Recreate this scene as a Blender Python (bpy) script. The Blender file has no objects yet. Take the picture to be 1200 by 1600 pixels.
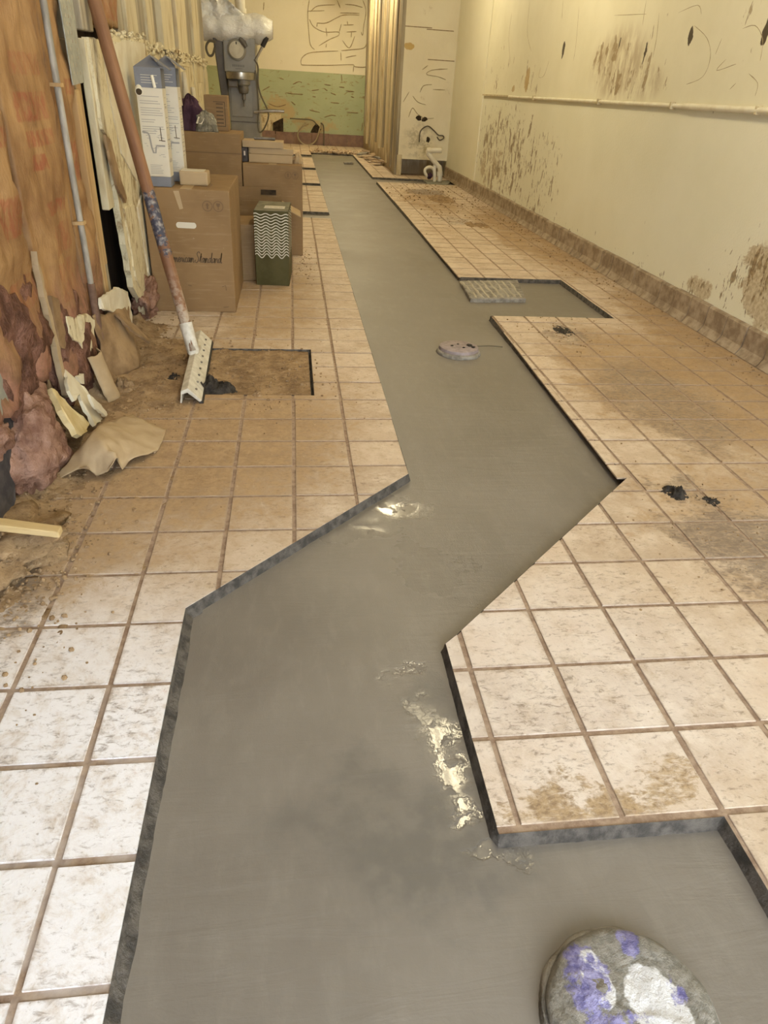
import bpy, bmesh, math, random
import numpy as np
from mathutils import Vector, Matrix, noise as mnoise

random.seed(7)
SC = bpy.context.scene
COL = SC.collection
# ------------------------------------------------------------------ camera
F_PX = 1067.33
YAW, PITCH, ROLL = 0.14920, -0.55200, 0.06250
CAM = np.array([0.4280, -1.1713, 1.1818])
_f = np.array([math.sin(YAW) * math.cos(PITCH), math.cos(YAW) * math.cos(PITCH), math.sin(PITCH)])
_r0 = np.array([math.cos(YAW), -math.sin(YAW), 0.0])
_u0 = np.cross(_r0, _f)
CR = _r0 * math.cos(ROLL) + _u0 * math.sin(ROLL)
CU = -_r0 * math.sin(ROLL) + _u0 * math.cos(ROLL)
CF = _f
cd = bpy.data.cameras.new('camera')
cam = bpy.data.objects.new('camera', cd)
COL.objects.link(cam)
cd.sensor_fit = 'AUTO'
cd.sensor_width = 36.0
cd.lens = F_PX / 1600 * 36.0
cd.clip_start = 0.02
cd.clip_end = 100
cam.matrix_world = Matrix(((CR[0], CU[0], -CF[0], CAM[0]), (CR[1], CU[1], -CF[1], CAM[1]), (CR[2], CU[2], -CF[2], CAM[2]), (0, 0, 0, 1)))
SC.camera = cam
# ------------------------------------------------------------------ world, lamps, exposure
wd = bpy.data.worlds.new('world')
SC.world = wd
wd.use_nodes = True
wd.node_tree.nodes['Background'].inputs[0].default_value = (0.84, 0.91, 1.0, 1)
wd.node_tree.nodes['Background'].inputs[1].default_value = 9.5
SC.view_settings.view_transform = 'Standard'
SC.view_settings.look = 'None'
SC.view_settings.exposure = 0.0
SC.view_settings.gamma = 1.0
SC.view_settings.use_curve_mapping = False
CEIL = 3.02


def area(name, loc, sx, sy, power, col, rot=(0, 0, 0)):
    l = bpy.data.lights.new(name, 'AREA')
    l.shape = 'RECTANGLE'
    l.size, l.size_y, l.energy, l.color = sx, sy, power, col
    o = bpy.data.objects.new(name, l)
    o.location, o.rotation_euler = loc, rot
    COL.objects.link(o)
    return o


WARM = (1.0, 0.85, 0.54)
for ly, lp in ((2.0, 23), (5.6, 25), (9.2, 24), (12.8, 26), (15.4, 28)):   # ceiling fluorescent fittings with wrap-round lenses
    for sgn in (-1, 1):
        area('ceiling_lamp', (1.45 + sgn * 0.07, ly, CEIL - 0.10), 0.16, 1.2, lp, WARM, (0, -sgn * math.radians(54), 0))
pt = area('doorway_portal', (1.3, -2.78, 1.25), 3.0, 2.5, 1.0, (1, 1, 1), (math.radians(90), 0, math.radians(180)))
pt.data.cycles.is_portal = True                              # guides daylight through the open shopfront behind the camera


# ------------------------------------------------------------------ pixel -> place helpers (used to read sizes off the photograph)
def ray(x, y):
    return CR * (x - 600) / F_PX - CU * (y - 800) / F_PX + CF


def onz(x, y, z=0.0):
    d = ray(x, y)
    return CAM + d * (z - CAM[2]) / d[2]


def onx(x, y, X):
    d = ray(x, y)
    return CAM + d * (X - CAM[0]) / d[0]


def ony(x, y, Y):
    d = ray(x, y)
    return CAM + d * (Y - CAM[1]) / d[1]


def project(P):
    d = np.asarray(P, float) - CAM
    z = d @ CF
    return 600 + F_PX * (d @ CR) / z, 800 - F_PX * (d @ CU) / z, z


# ------------------------------------------------------------------ materials
def lin(c):
    return tuple(((v / 255) / 12.92 if v / 255 <= 0.04045 else ((v / 255 + 0.055) / 1.055) ** 2.4) for v in c) + (1,)


class G:
    def __init__(s, name, rough=0.7, spec=0.4, metal=0.0):
        s.m = bpy.data.materials.new(name)
        s.m.use_nodes = True
        s.nt = s.m.node_tree
        s.b = s.nt.nodes['Principled BSDF']
        s.b.inputs['Roughness'].default_value = rough
        s.b.inputs['Specular IOR Level'].default_value = spec
        s.b.inputs['Metallic'].default_value = metal

    def link(s, a, b):
        if isinstance(a, bpy.types.NodeSocket):
            s.nt.links.new(a, b)
        elif isinstance(a, (tuple, list)):
            v = tuple(a)
            if b.type == 'RGBA' and len(v) == 3:
                v = v + (1,)
            b.default_value = v
        else:
            if b.type == 'RGBA':
                b.default_value = (a, a, a, 1)
            elif b.type == 'VECTOR':
                b.default_value = (a, a, a)
            else:
                b.default_value = a

    def pos(s):
        return s.nt.nodes.new('ShaderNodeNewGeometry').outputs['Position']

    def obj(s):
        return s.nt.nodes.new('ShaderNodeTexCoord').outputs['Object']

    def rnd(s):
        return s.nt.nodes.new('ShaderNodeObjectInfo').outputs['Random']

    def math(s, op, a, b=0.0, clamp=False):
        n = s.nt.nodes.new('ShaderNodeMath')
        n.operation = op
        n.use_clamp = clamp
        s.link(a, n.inputs[0])
        s.link(b, n.inputs[1])
        return n.outputs[0]

    def vm(s, op, a, b=(0, 0, 0)):
        n = s.nt.nodes.new('ShaderNodeVectorMath')
        n.operation = op
        s.link(a, n.inputs[0])
        s.link(b, n.inputs[1])
        return n.outputs['Value'] if op in ('LENGTH', 'DOT_PRODUCT', 'DISTANCE') else n.outputs[0]

    def noise(s, v, scale=5.0, detail=4.0, rough=0.55, dist=0.0, color=False):
        n = s.nt.nodes.new('ShaderNodeTexNoise')
        s.link(v, n.inputs['Vector'])
        n.inputs['Scale'].default_value = scale
        n.inputs['Detail'].default_value = detail
        n.inputs['Roughness'].default_value = rough
        n.inputs['Distortion'].default_value = dist
        return n.outputs['Color' if color else 0]

    def white(s, v):
        n = s.nt.nodes.new('ShaderNodeTexWhiteNoise')
        s.link(v, n.inputs['Vector'])
        return n.outputs['Value']

    def mapr(s, v, a, b, c=0.0, d=1.0, smooth=True):
        n = s.nt.nodes.new('ShaderNodeMapRange')
        if smooth:
            n.interpolation_type = 'SMOOTHSTEP'
        s.link(v, n.inputs[0])
        for i, x in enumerate((a, b, c, d)):
            s.link(x, n.inputs[i + 1])
        return n.outputs[0]

    def mix(s, f, a, b, mode='MIX'):
        n = s.nt.nodes.new('ShaderNodeMix')
        n.data_type = 'RGBA'
        n.blend_type = mode
        s.link(f, n.inputs[0])
        s.link(a, n.inputs[6])
        s.link(b, n.inputs[7])
        return n.outputs[2]

    def sep(s, v):
        n = s.nt.nodes.new('ShaderNodeSeparateXYZ')
        s.link(v, n.inputs[0])
        return n.outputs[0], n.outputs[1], n.outputs[2]

    def scale(s, v, k):
        return s.vm('MULTIPLY', v, k)

    def blobs(s, v, lst):
        """sum of soft ellipses: (centre, radii with 0 = ignore axis, strength)"""
        tot = None
        for c, r, k in lst:
            inv = tuple(0.0 if q == 0 else 1.0 / q for q in r)
            d = s.vm('LENGTH', s.vm('MULTIPLY', s.vm('SUBTRACT', v, c), inv))
            w = s.mapr(d, 0.35, 1.0, k, 0.0)
            tot = w if tot is None else s.math('MAXIMUM', tot, w)
        return tot

    def bump(s, h, strength=0.3, dist=0.01):
        n = s.nt.nodes.new('ShaderNodeBump')
        n.inputs['Strength'].default_value = strength
        n.inputs['Distance'].default_value = dist
        s.link(h, n.inputs['Height'])
        s.nt.links.new(n.outputs[0], s.b.inputs['Normal'])

    def color(s, c):
        s.link(c, s.b.inputs['Base Color'])

    def rough(s, c):
        s.link(c, s.b.inputs['Roughness'])


MAT = {}


def simple(name, c1, c2=None, scale=12.0, rough=0.7, spec=0.35, metal=0.0, stretch=(1, 1, 1), bump=0.0, bd=0.004, bscale=None, detail=5, lo=0.35, hi=0.65):
    g = G(name, rough, spec, metal)
    v = g.scale(g.obj(), stretch)
    if c2 is None:
        g.color(c1)
    else:
        g.color(g.mix(g.mapr(g.noise(v, scale, detail, 0.6), lo, hi), c1, c2))
    if bump:
        g.bump(g.noise(v, bscale or scale * 2, 6, 0.65), bump, bd)
    MAT[name] = g.m
    return g.m


T = 0.21


def m_tile():
    g = G('tile', 0.75, 0.3)
    p = g.pos()
    cell = g.vm('FLOOR', g.vm('MULTIPLY', p, (1 / T, 1 / T, 0)))
    wn = g.white(cell)
    wob = g.vm('SUBTRACT', g.noise(p, 6, 5, 0.65, color=True), (0.5, 0.5, 0.5))
    warp = g.vm('ADD', p, g.scale(wob, (0.45, 0.45, 0.0)))
    pc = g.vm('ADD', p, g.vm('MULTIPLY', cell, (3.1, 1.7, 0)))
    n1 = g.noise(pc, 9, 8, 0.65)
    n2 = g.noise(p, 3.0, 8, 0.65)
    n3 = g.noise(p, 70, 4, 0.7)
    n4 = g.noise(p, 17, 10, 0.74, 0.4)
    n5 = g.noise(g.scale(p, (1.0, 2.2, 1)), 34, 8, 0.75, 0.6)
    c = g.mix(wn, (0.59, 0.465, 0.335), (0.47, 0.36, 0.25))
    c = g.mix(g.mapr(n1, 0.38, 0.66), c, (0.64, 0.53, 0.405))
    # general grime in every tile
    c = g.mix(g.mapr(n4, 0.48, 0.72, 0, 0.55), c, (0.40, 0.30, 0.20))
    c = g.mix(g.mapr(n5, 0.54, 0.70, 0, 0.45), c, (0.34, 0.26, 0.18))
    # pale mortar haze, plus daylight on the near-left tiles painted into the colour
    haze_daylight = g.blobs(warp, [((-0.10, -0.45, 0), (0.8, 1.0, 0), 1.0), ((0.95, -0.05, 0), (0.75, 0.6, 0), 0.25)])
    c = g.mix(g.math('MULTIPLY', haze_daylight, g.mapr(n4, 0.80, 0.44)), c, (0.86, 0.845, 0.85))
    # brown dust and mud
    dz = g.blobs(warp, [((-0.1, 1.5, 0), (1.15, 1.5, 0), 1.1), ((-0.4, 0.75, 0), (0.6, 0.8, 0), 1.0), ((0.3, 3.4, 0), (0.55, 1.8, 0), 0.8), ((2.9, 2.6, 0), (0.55, 2.0, 0), 1.0), ((2.85, 6.0, 0), (0.7, 3.0, 0), 1.0), ((2.35, 1.9, 0), (0.9, 1.5, 0), 0.95),
                        ((2.2, 8.4, 0), (0.6, 1.7, 0), 0.9), ((2.0, 0.6, 0), (0.7, 0.8, 0), 0.75), ((1.95, 6.0, 0), (0.3, 2.0, 0), 0.4)])
    dm = g.mapr(g.math('ADD', g.math('ADD', g.math('MULTIPLY', dz, 0.5), g.math('MULTIPLY', n4, 0.75)), g.math('MULTIPLY', g.math('ADD', n2, n1), 0.35)), 0.80, 1.28)
    c = g.mix(g.math('MULTIPLY', dm, 0.92), c, g.mix(g.mapr(g.math('ADD', g.math('MULTIPLY', n4, 0.7), g.math('MULTIPLY', n3, 0.3)), 0.36, 0.62), (0.27, 0.165, 0.075), (0.43, 0.29, 0.15)))
    # ochre mud along the front edge of the near slab
    oz = g.blobs(warp, [((0.99, -0.40, 0), (0.24, 0.15, 0), 1.0), ((1.17, -0.37, 0), (0.15, 0.13, 0), 0.85)])
    c = g.mix(g.mapr(g.math('ADD', g.math('MULTIPLY', oz, 0.5), g.math('MULTIPLY', n5, 0.9)), 0.72, 0.98, 0, 0.9), c, g.mix(g.mapr(n3, 0.35, 0.65), (0.24, 0.155, 0.075), (0.43, 0.30, 0.155)))
    # dark grey smears
    sz = g.blobs(warp, [((1.86, 0.50, 0), (0.42, 0.45, 0), 0.9), ((1.82, 0.85, 0), (0.2, 0.14, 0), 0.8), ((1.0, -0.1, 0), (0.4, 0.35, 0), 0.55), ((1.35, 0.25, 0), (0.35, 0.35, 0), 0.55), ((2.05, 2.7, 0), (0.25, 0.3, 0), 0.8), ((2.15, 1.7, 0), (0.5, 1.1, 0), 0.8),
                        ((2.3, 9.2, 0), (0.5, 0.6, 0), 1.0), ((2.2, 6.8, 0), (0.35, 0.5, 0), 0.8), ((-0.4, 0.35, 0), (0.3, 0.6, 0), 0.85), ((0.05, 0.0, 0), (0.15, 0.35, 0), 0.6), ((-0.15, -0.35, 0), (0.35, 0.7, 0), 0.5), ((0.3, 1.5, 0), (0.4, 0.3, 0), 0.45)])
    sm = g.mapr(g.math('ADD', g.math('MULTIPLY', sz, 0.45), g.math('ADD', g.math('MULTIPLY', n5, 0.6), g.math('MULTIPLY', n4, 0.45))), 0.77, 1.0)
    c = g.mix(g.math('MULTIPLY', sm, 0.75), c, (0.17, 0.14, 0.115))
    # scuffs and crumbs trodden over the dust
    c = g.mix(g.mapr(g.math('ADD', g.math('MULTIPLY', n5, 0.75), g.math('MULTIPLY', n2, 0.25)), 0.52, 0.64, 0, 0.55), c, (0.20, 0.135, 0.085))
    c = g.mix(g.mapr(g.noise(g.scale(p, (2.2, 1.0, 1)), 21, 8, 0.75, 1.0), 0.58, 0.72, 0, 0.4), c, (0.66, 0.55, 0.41))
    # grime rubbed into the tile rims
    fr = g.vm('ABSOLUTE', g.vm('SUBTRACT', g.vm('FRACTION', g.vm('MULTIPLY', p, (1 / T, 1 / T, 0))), (0.5, 0.5, 0.5)))
    fx, fy, fz_ = g.sep(fr)
    em = g.mapr(g.math('ADD', g.math('MAXIMUM', fx, fy), g.math('MULTIPLY', g.math('SUBTRACT', n4, 0.5), 0.16)), 0.435, 0.485)
    c = g.mix(g.math('MULTIPLY', em, 0.55), c, (0.40, 0.31, 0.23))
    # pits and specks
    c = g.mix(g.mapr(n3, 0.60, 0.72, 0, 0.55), c, (0.22, 0.16, 0.11))
    # red flecks of the old tile body
    c = g.mix(g.mapr(g.noise(p, 11, 8, 0.72), 0.62, 0.76, 0, 0.45), c, (0.52, 0.27, 0.17))
    g.color(c)
    g.rough(g.mapr(n2, 0.3, 0.7, 0.5, 0.8))
    g.bump(g.math('ADD', g.math('MULTIPLY', n4, 0.7), g.math('MULTIPLY', n3, 0.5)), 0.45, 0.006)
    MAT['tile'] = g.m


def m_grout():
    g = G('grout', 0.9, 0.2)
    p = g.pos()
    n = g.noise(p, 30, 6, 0.7)
    c = g.mix(g.mapr(n, 0.35, 0.65), (0.25, 0.17, 0.115), (0.40, 0.295, 0.205))
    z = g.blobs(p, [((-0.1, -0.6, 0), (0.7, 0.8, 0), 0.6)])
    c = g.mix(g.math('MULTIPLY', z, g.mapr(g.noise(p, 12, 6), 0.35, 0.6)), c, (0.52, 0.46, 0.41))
    g.color(c)
    g.bump(n, 0.6, 0.006)
    MAT['grout'] = g.m


def m_wet():
    g = G('wet_concrete', 0.4, 0.45)
    p = g.pos()
    warp = g.vm('ADD', p, g.scale(g.vm('SUBTRACT', g.noise(p, 9, 5, 0.6, color=True), (0.5, 0.5, 0.5)), (0.22, 0.22, 0)))
    big = g.noise(p, 1.8, 6, 0.6)
    fine = g.noise(p, 260, 3, 0.6)
    mid = g.noise(g.scale(p, (1.0, 0.35, 1)), 26, 7, 0.65, 0.3)
    tro = g.noise(g.scale(p, (0.25, 1.6, 1)), 14, 5, 0.6, 0.8)
    c = g.mix(g.mapr(big, 0.3, 0.7), (0.165, 0.144, 0.116), (0.214, 0.188, 0.153))
    c = g.mix(g.mapr(mid, 0.45, 0.75, 0, 0.35), c, (0.25, 0.225, 0.185))
    damp = g.blobs(warp, [((0.66, -0.42, 0), (0.28, 0.2, 0), 1.0), ((0.55, -0.30, 0), (0.16, 0.12, 0), 0.8), ((0.60, -0.36, 0), (0.34, 0.10, 0), 0.8), ((0.74, -0.15, 0), (0.08, 0.25, 0), 0.7)])
    c = g.mix(g.math('MULTIPLY', damp, g.mapr(g.noise(p, 14, 6), 0.35, 0.6, 0.35, 0.75)), c, (0.105, 0.097, 0.082))
    g.color(c)
    # water film: smooth, mirror-like where trowelling brought it up
    film = g.blobs(warp, [((0.735, -0.23, 0), (0.065, 0.20, 0), 1.0), ((0.70, 0.055, 0), (0.06, 0.05, 0), 1.0), ((0.74, -0.36, 0), (0.05, 0.035, 0), 1.0), ((0.79, -0.445, 0), (0.08, 0.025, 0), 0.9), ((0.71, -0.10, 0), (0.03, 0.06, 0), 0.7), ((0.77, 0.79, 0), (0.15, 0.11, 0), 1.0), ((0.64, 0.68, 0), (0.12, 0.05, 0), 0.8)])
    film = g.math('MULTIPLY', film, g.mapr(g.noise(p, 17, 4, 0.55), 0.34, 0.50))
    sheen = g.blobs(p, [((0.72, 0.55, 0), (0.6, 0.75, 0), 1.0)])
    r = g.mapr(big, 0.3, 0.7, 0.36, 0.52)
    r = g.math('SUBTRACT', r, g.math('MULTIPLY', sheen, 0.14))
    r = g.mix(film, r, 0.06)
    g.rough(r)
    far = g.mapr(g.sep(p)[1], -0.6, 0.6, 0.25, 1.0)
    h = g.math('ADD', g.math('MULTIPLY', tro, 0.8), g.math('MULTIPLY', g.math('MULTIPLY', fine, far), 0.34))
    h = g.math('ADD', h, g.math('MULTIPLY', mid, 0.35))
    h = g.math('ADD', g.math('MULTIPLY', h, g.math('SUBTRACT', 1.0, g.math('MULTIPLY', film, 0.96))), g.math('MULTIPLY', film, 0.12))
    g.bump(h, 0.5, 0.005)
    MAT['wet_concrete'] = g.m


def drip_mask(g, p, zones, thr=0.62, scale=9.0, stretch=(1, 1.6, 0.45)):
    """clusters of separate drips: two sizes of upright dashes plus specks, only inside the zones"""
    wob = g.vm('SUBTRACT', g.noise(p, 3.5, 4, 0.6, color=True), (0.5, 0.5, 0.5))
    z = g.blobs(g.vm('ADD', p, g.scale(wob, (0, 0.9, 0.5))), zones)
    patch = g.mapr(g.noise(p, 4.5, 5, 0.6), 0.35, 0.65, 0.55, 1.0)
    z = g.math('MULTIPLY', z, patch)
    n = g.noise(g.scale(p, stretch), scale, 5, 0.62, 0.5)
    n2 = g.noise(g.vm('ADD', g.scale(p, stretch), (3, 7, 1)), scale * 2.6, 4, 0.6, 0.3)
    a = g.mapr(g.math('ADD', g.math('MULTIPLY', z, 0.22), n), thr + 0.13, thr + 0.18)
    b = g.mapr(g.math('ADD', g.math('MULTIPLY', z, 0.20), n2), thr + 0.15, thr + 0.20)
    return g.math('MAXIMUM', a, b)


def m_wall_right():
    g = G('cream_paint', 0.45, 0.4)
    p = g.pos()
    n1 = g.noise(p, 1.3, 5, 0.6)
    n2 = g.noise(p, 40, 4, 0.6)
    c = g.mix(g.mapr(n1, 0.3, 0.7), (0.80, 0.78, 0.60), (0.85, 0.83, 0.66))
    low = [((0, 8.0, 0.60), (0, 2.2, 0.85), 1.0), ((0, 6.4, 0.45), (0, 0.9, 0.7), 0.85), ((0, 2.5, 0.38), (0, 0.55, 0.36), 1.0), ((0, 3.0, 0.22), (0, 0.35, 0.12), 0.9), ((0, 5.0, 0.2), (0, 6.0, 0.1), 0.55), ((0, 9.6, 0.5), (0, 0.6, 0.8), 0.8),
           ((0, 1.8, 0.5), (0, 0.6, 0.5), 0.9)]
    dm = drip_mask(g, p, low, 0.58, 10, (1, 1.2, 0.5))
    # exposed glue and dirt where paint has come away
    peel = g.mapr(g.math('ADD', g.math('MULTIPLY', g.blobs(p, [((0, 2.35, 0.42), (0, 0.45, 0.42), 1.0), ((0, 8.6, 0.4), (0, 1.0, 0.5), 0.6), ((0, 3.0, 0.23), (0, 0.25, 0.12), 0.8)]), 0.4), g.noise(p, 5, 9, 0.7, 0.6)), 0.72, 0.80)
    c = g.mix(g.math('MULTIPLY', peel, 0.75), c, g.mix(g.mapr(n2, 0.4, 0.6), (0.40, 0.29, 0.15), (0.58, 0.48, 0.31)))
    c = g.mix(g.math('MULTIPLY', dm, 0.85), c, g.mix(g.mapr(n2, 0.35, 0.65), (0.16, 0.105, 0.05), (0.36, 0.25, 0.12)))
    c = g.mix(g.mapr(g.noise(g.scale(p, (1, 1, 0.6)), 26, 6, 0.7), 0.68, 0.73, 0, 0.7), c, (0.36, 0.27, 0.14))
    g.color(c)
    # rolled, pebbled paint
    hb = g.math('ADD', g.noise(p, 65, 3, 0.5), g.math('MULTIPLY', dm, -1.5))
    g.bump(hb, 0.28, 0.006)
    MAT['cream_paint'] = g.m
    # upper panel: same paint, smoother, with scraped glue
    g = G('cream_panel', 0.5, 0.35)
    p = g.pos()
    n1 = g.noise(p, 2.0, 5, 0.6)
    n2 = g.noise(p, 30, 5, 0.65)
    c = g.mix(g.mapr(n1, 0.3, 0.7), (0.78, 0.74, 0.545), (0.84, 0.80, 0.61))
    up = [((0, 5.0, 1.45), (0, 0.75, 0.33), 1.0), ((0, 4.4, 1.36), (0, 0.5, 0.22), 0.75), ((0, 7.4, 1.35), (0, 0.6, 0.25), 0.7), ((0, 8.6, 1.5), (0, 0.8, 0.5), 0.6), ((0, 3.2, 1.6), (0, 0.5, 0.3), 0.6)]
    dm = drip_mask(g, p, up, 0.58, 7, (1, 1.2, 0.5))
    soft = g.math('MULTIPLY', g.blobs(p, [((0, 5.0, 1.45), (0, 0.7, 0.32), 0.9), ((0, 4.45, 1.33), (0, 0.4, 0.15), 0.7)]), g.mapr(g.noise(g.scale(p, (1, 1.4, 0.5)), 7, 8, 0.7), 0.36, 0.62))
    c = g.mix(g.math('MULTIPLY', soft, 0.8), c, (0.40, 0.30, 0.17))
    c = g.mix(g.math('MULTIPLY', dm, 0.8), c, g.mix(n2, (0.20, 0.13, 0.06), (0.42, 0.30, 0.15)))
    # two scorched black scuffs and an ochre tear
    blk = g.blobs(g.vm('ADD', p, g.scale(g.vm('SUBTRACT', g.noise(p, 20, 3, color=True), (0.5, 0.5, 0.5)), (0, 0.06, 0.06))), [((0, 3.92, 1.58), (0, 0.045, 0.075), 1.0), ((0, 6.36, 1.60), (0, 0.05, 0.10), 1.0), ((0, 3.08, 1.56), (0, 0.04, 0.09), 1.0), ((0, 4.55, 1.52), (0, 0.025, 0.10), 0.9), ((0, 5.05, 1.6), (0, 0.02, 0.06), 0.8)])
    c = g.mix(g.mapr(blk, 0.35, 0.6), c, (0.075, 0.055, 0.03))
    och = g.blobs(g.vm('ADD', p, g.scale(g.vm('SUBTRACT', g.noise(p, 12, 3, color=True), (0.5, 0.5, 0.5)), (0, 0.08, 0.1))), [((0, 7.4, 1.36), (0, 0.11, 0.16), 1.0), ((0, 7.9, 1.27), (0, 0.08, 0.05), 0.8)])
    c = g.mix(g.mapr(och, 0.4, 0.55, 0, 0.8), c, (0.50, 0.34, 0.13))
    c = g.mix(g.mapr(g.noise(g.scale(p, (1, 1, 0.5)), 13, 8, 0.75), 0.66, 0.72, 0, 0.45), c, (0.45, 0.34, 0.18))
    g.color(c)
    g.bump(g.math('ADD', n2, g.math('MULTIPLY', dm, -1.0)), 0.25, 0.006)
    MAT['cream_panel'] = g.m


def m_back():
    g = G('back_paint', 0.5, 0.35)
    p = g.pos()
    x, y, z = g.sep(p)
    n1 = g.noise(p, 1.2, 5)
    cream = g.mix(g.mapr(n1, 0.3, 0.7), (0.73, 0.68, 0.49), (0.78, 0.73, 0.55))
    green = g.mix(g.mapr(g.noise(p, 2, 5), 0.3, 0.7), (0.37, 0.42, 0.24), (0.42, 0.47, 0.28))
    sm = g.mapr(g.noise(g.scale(p, (0.9, 1, 2.6)), 5, 6, 0.65, 1.2), 0.58, 0.64)
    green = g.mix(g.math('MULTIPLY', sm, 0.7), green, (0.28, 0.21, 0.09))
    worn = g.mapr(g.math('ADD', g.math('MULTIPLY', g.blobs(p, [((0.1, 0, 0.65), (0.7, 0, 0.5), 1.0), ((0.9, 0, 0.4), (1.0, 0, 0.25), 0.9)]), 0.35), g.noise(p, 4, 8, 0.7)), 0.70, 0.85)
    green = g.mix(g.math('MULTIPLY', worn, 0.8), green, (0.47, 0.35, 0.17))
    cream = g.mix(g.mapr(g.noise(p, 6, 7, 0.7), 0.64, 0.72, 0, 0.5), cream, (0.5, 0.39, 0.2))
    g.color(g.mix(g.math('LESS_THAN', z, 1.45), cream, green))
    g.bump(g.noise(p, 20, 5), 0.3, 0.01)
    MAT['back_paint'] = g.m
    g = G('chase_side', 0.6, 0.3)
    p = g.pos()
    x, y, z = g.sep(p)
    st = g.noise(g.scale(p, (1, 2.2, 0.18)), 6, 7, 0.7, 0.3)
    white = g.mix(g.mapr(st, 0.35, 0.6), (0.45, 0.34, 0.18), (0.72, 0.64, 0.45))
    wood = g.mix(g.mapr(st, 0.40, 0.58), (0.40, 0.28, 0.145), (0.70, 0.59, 0.39))
    zz = g.math('ADD', z, g.math('MULTIPLY', g.math('SUBTRACT', g.noise(g.scale(p, (1, 3, 0.3)), 5, 4), 0.5), 0.9))
    c = g.mix(g.mapr(zz, 1.35, 1.75), white, wood)
    c = g.mix(g.mapr(zz, 0.35, 0.05, 0, 0.8), c, (0.22, 0.15, 0.08))
    g.color(c)
    g.bump(st, 0.6, 0.02)
    MAT['chase_side'] = g.m
    g = G('chase_front', 0.5, 0.35)
    p = g.pos()
    n = g.noise(p, 2, 5)
    c = g.mix(g.mapr(n, 0.3, 0.7), (0.72, 0.64, 0.44), (0.77, 0.70, 0.50))
    c = g.mix(g.mapr(g.noise(g.scale(p, (1, 1, 0.8)), 7, 8, 0.72, 0.5), 0.62, 0.72, 0, 0.6), c, (0.48, 0.37, 0.19))
    wet = g.math('MULTIPLY', g.blobs(p, [((2.5, 0, 0.5), (0.35, 0, 0.35), 1.0)]), g.mapr(g.noise(p, 9, 6, 0.7), 0.42, 0.6))
    c = g.mix(g.math('MULTIPLY', wet, 0.6), c, (0.33, 0.27, 0.15))
    och = g.blobs(p, [((2.25, 0, 1.78), (0.13, 0, 0.09), 1.0)])
    c = g.mix(g.mapr(g.math('MULTIPLY', och, g.noise(p, 14, 5)), 0.3, 0.45), c, (0.55, 0.38, 0.13))
    g.color(c)
    g.bump(g.noise(p, 18, 5), 0.3, 0.01)
    MAT['chase_front'] = g.m


def m_kraft():
    g = G('kraft_facing', 0.62, 0.35)
    p = g.pos()
    x, y, z = g.sep(p)
    n1 = g.noise(g.scale(p, (1, 1.5, 0.9)), 5, 6, 0.6, 0.3)
    n2 = g.noise(g.scale(p, (1, 7, 0.7)), 22, 5, 0.7)
    c = g.mix(g.mapr(n1, 0.32, 0.68), (0.20, 0.10, 0.037), (0.365, 0.21, 0.085))
    c = g.mix(g.mapr(n2, 0.60, 0.72, 0, 0.35), c, (0.46, 0.32, 0.16))
    # red factory print, too worn to read: rows of upright strokes
    rows = None
    for (z0, z1, y0, y1, k) in ((1.16, 1.23, 1.46, 1.74, 0.55), (1.03, 1.12, 1.44, 1.76, 0.85), (0.955, 1.01, 1.47, 1.76, 0.9), (0.885, 0.94, 1.48, 1.60, 1.6), (0.74, 0.79, 1.52, 1.72, 0.8), (0.60, 0.71, 1.53, 1.75, 0.6), (0.44, 0.58, 1.52, 1.75, 0.55), (0.34, 0.42, 1.55, 1.68, 0.9), (0.98, 1.04, 1.10, 1.34, 0.8),
                             (0.74, 0.86, 1.05, 1.35, 0.8), (0.52, 0.62, 1.05, 1.35, 0.7), (1.10, 1.16, 2.0, 2.3, 0.8), (0.8, 0.95, 2.0, 2.25, 0.8), (1.40, 1.60, 2.7, 3.3, 0.6)):
        a = g.math('MULTIPLY', g.mapr(z, z0, z0 + 0.008), g.mapr(z, z1, z1 - 0.008))
        b = g.math('MULTIPLY', g.mapr(y, y0, y0 + 0.01), g.mapr(y, y1, y1 - 0.01))
        w = g.math('MULTIPLY', g.math('MULTIPLY', a, b), k)
        rows = w if rows is None else g.math('MAXIMUM', rows, w)
    strokes = g.mapr(g.noise(g.scale(p, (0, 1, 0.35)), 60, 2, 0.5), 0.42, 0.55, 0.25, 1.0)
    pr = g.math('MULTIPLY', rows, strokes, True)
    c = g.mix(g.math('MULTIPLY', pr, 0.6), c, (0.25, 0.045, 0.022))
    # dark stained, pinkish low down where the facing has rotted off the wool
    rot = g.mapr(g.math('ADD', z, g.math('MULTIPLY', n1, 0.5)), 0.90, 0.55)
    c = g.mix(g.math('MULTIPLY', rot, 0.88), c, g.mix(g.mapr(g.noise(p, 12, 6, 0.7), 0.35, 0.65), (0.15, 0.075, 0.04), (0.33, 0.16, 0.105)))
    g.color(c)
    g.rough(g.mapr(n2, 0.3, 0.7, 0.45, 0.75))
    g.bump(g.math('ADD', g.math('ADD', n1, g.math('MULTIPLY', n2, 0.4)), g.math('MULTIPLY', g.math('ABSOLUTE', g.math('SUBTRACT', g.noise(g.scale(p, (1, 1.6, 0.7)), 6, 5, 0.6, 0.6), 0.5)), 2.0)), 0.4, 0.015)
    MAT['kraft_facing'] = g.m


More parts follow.
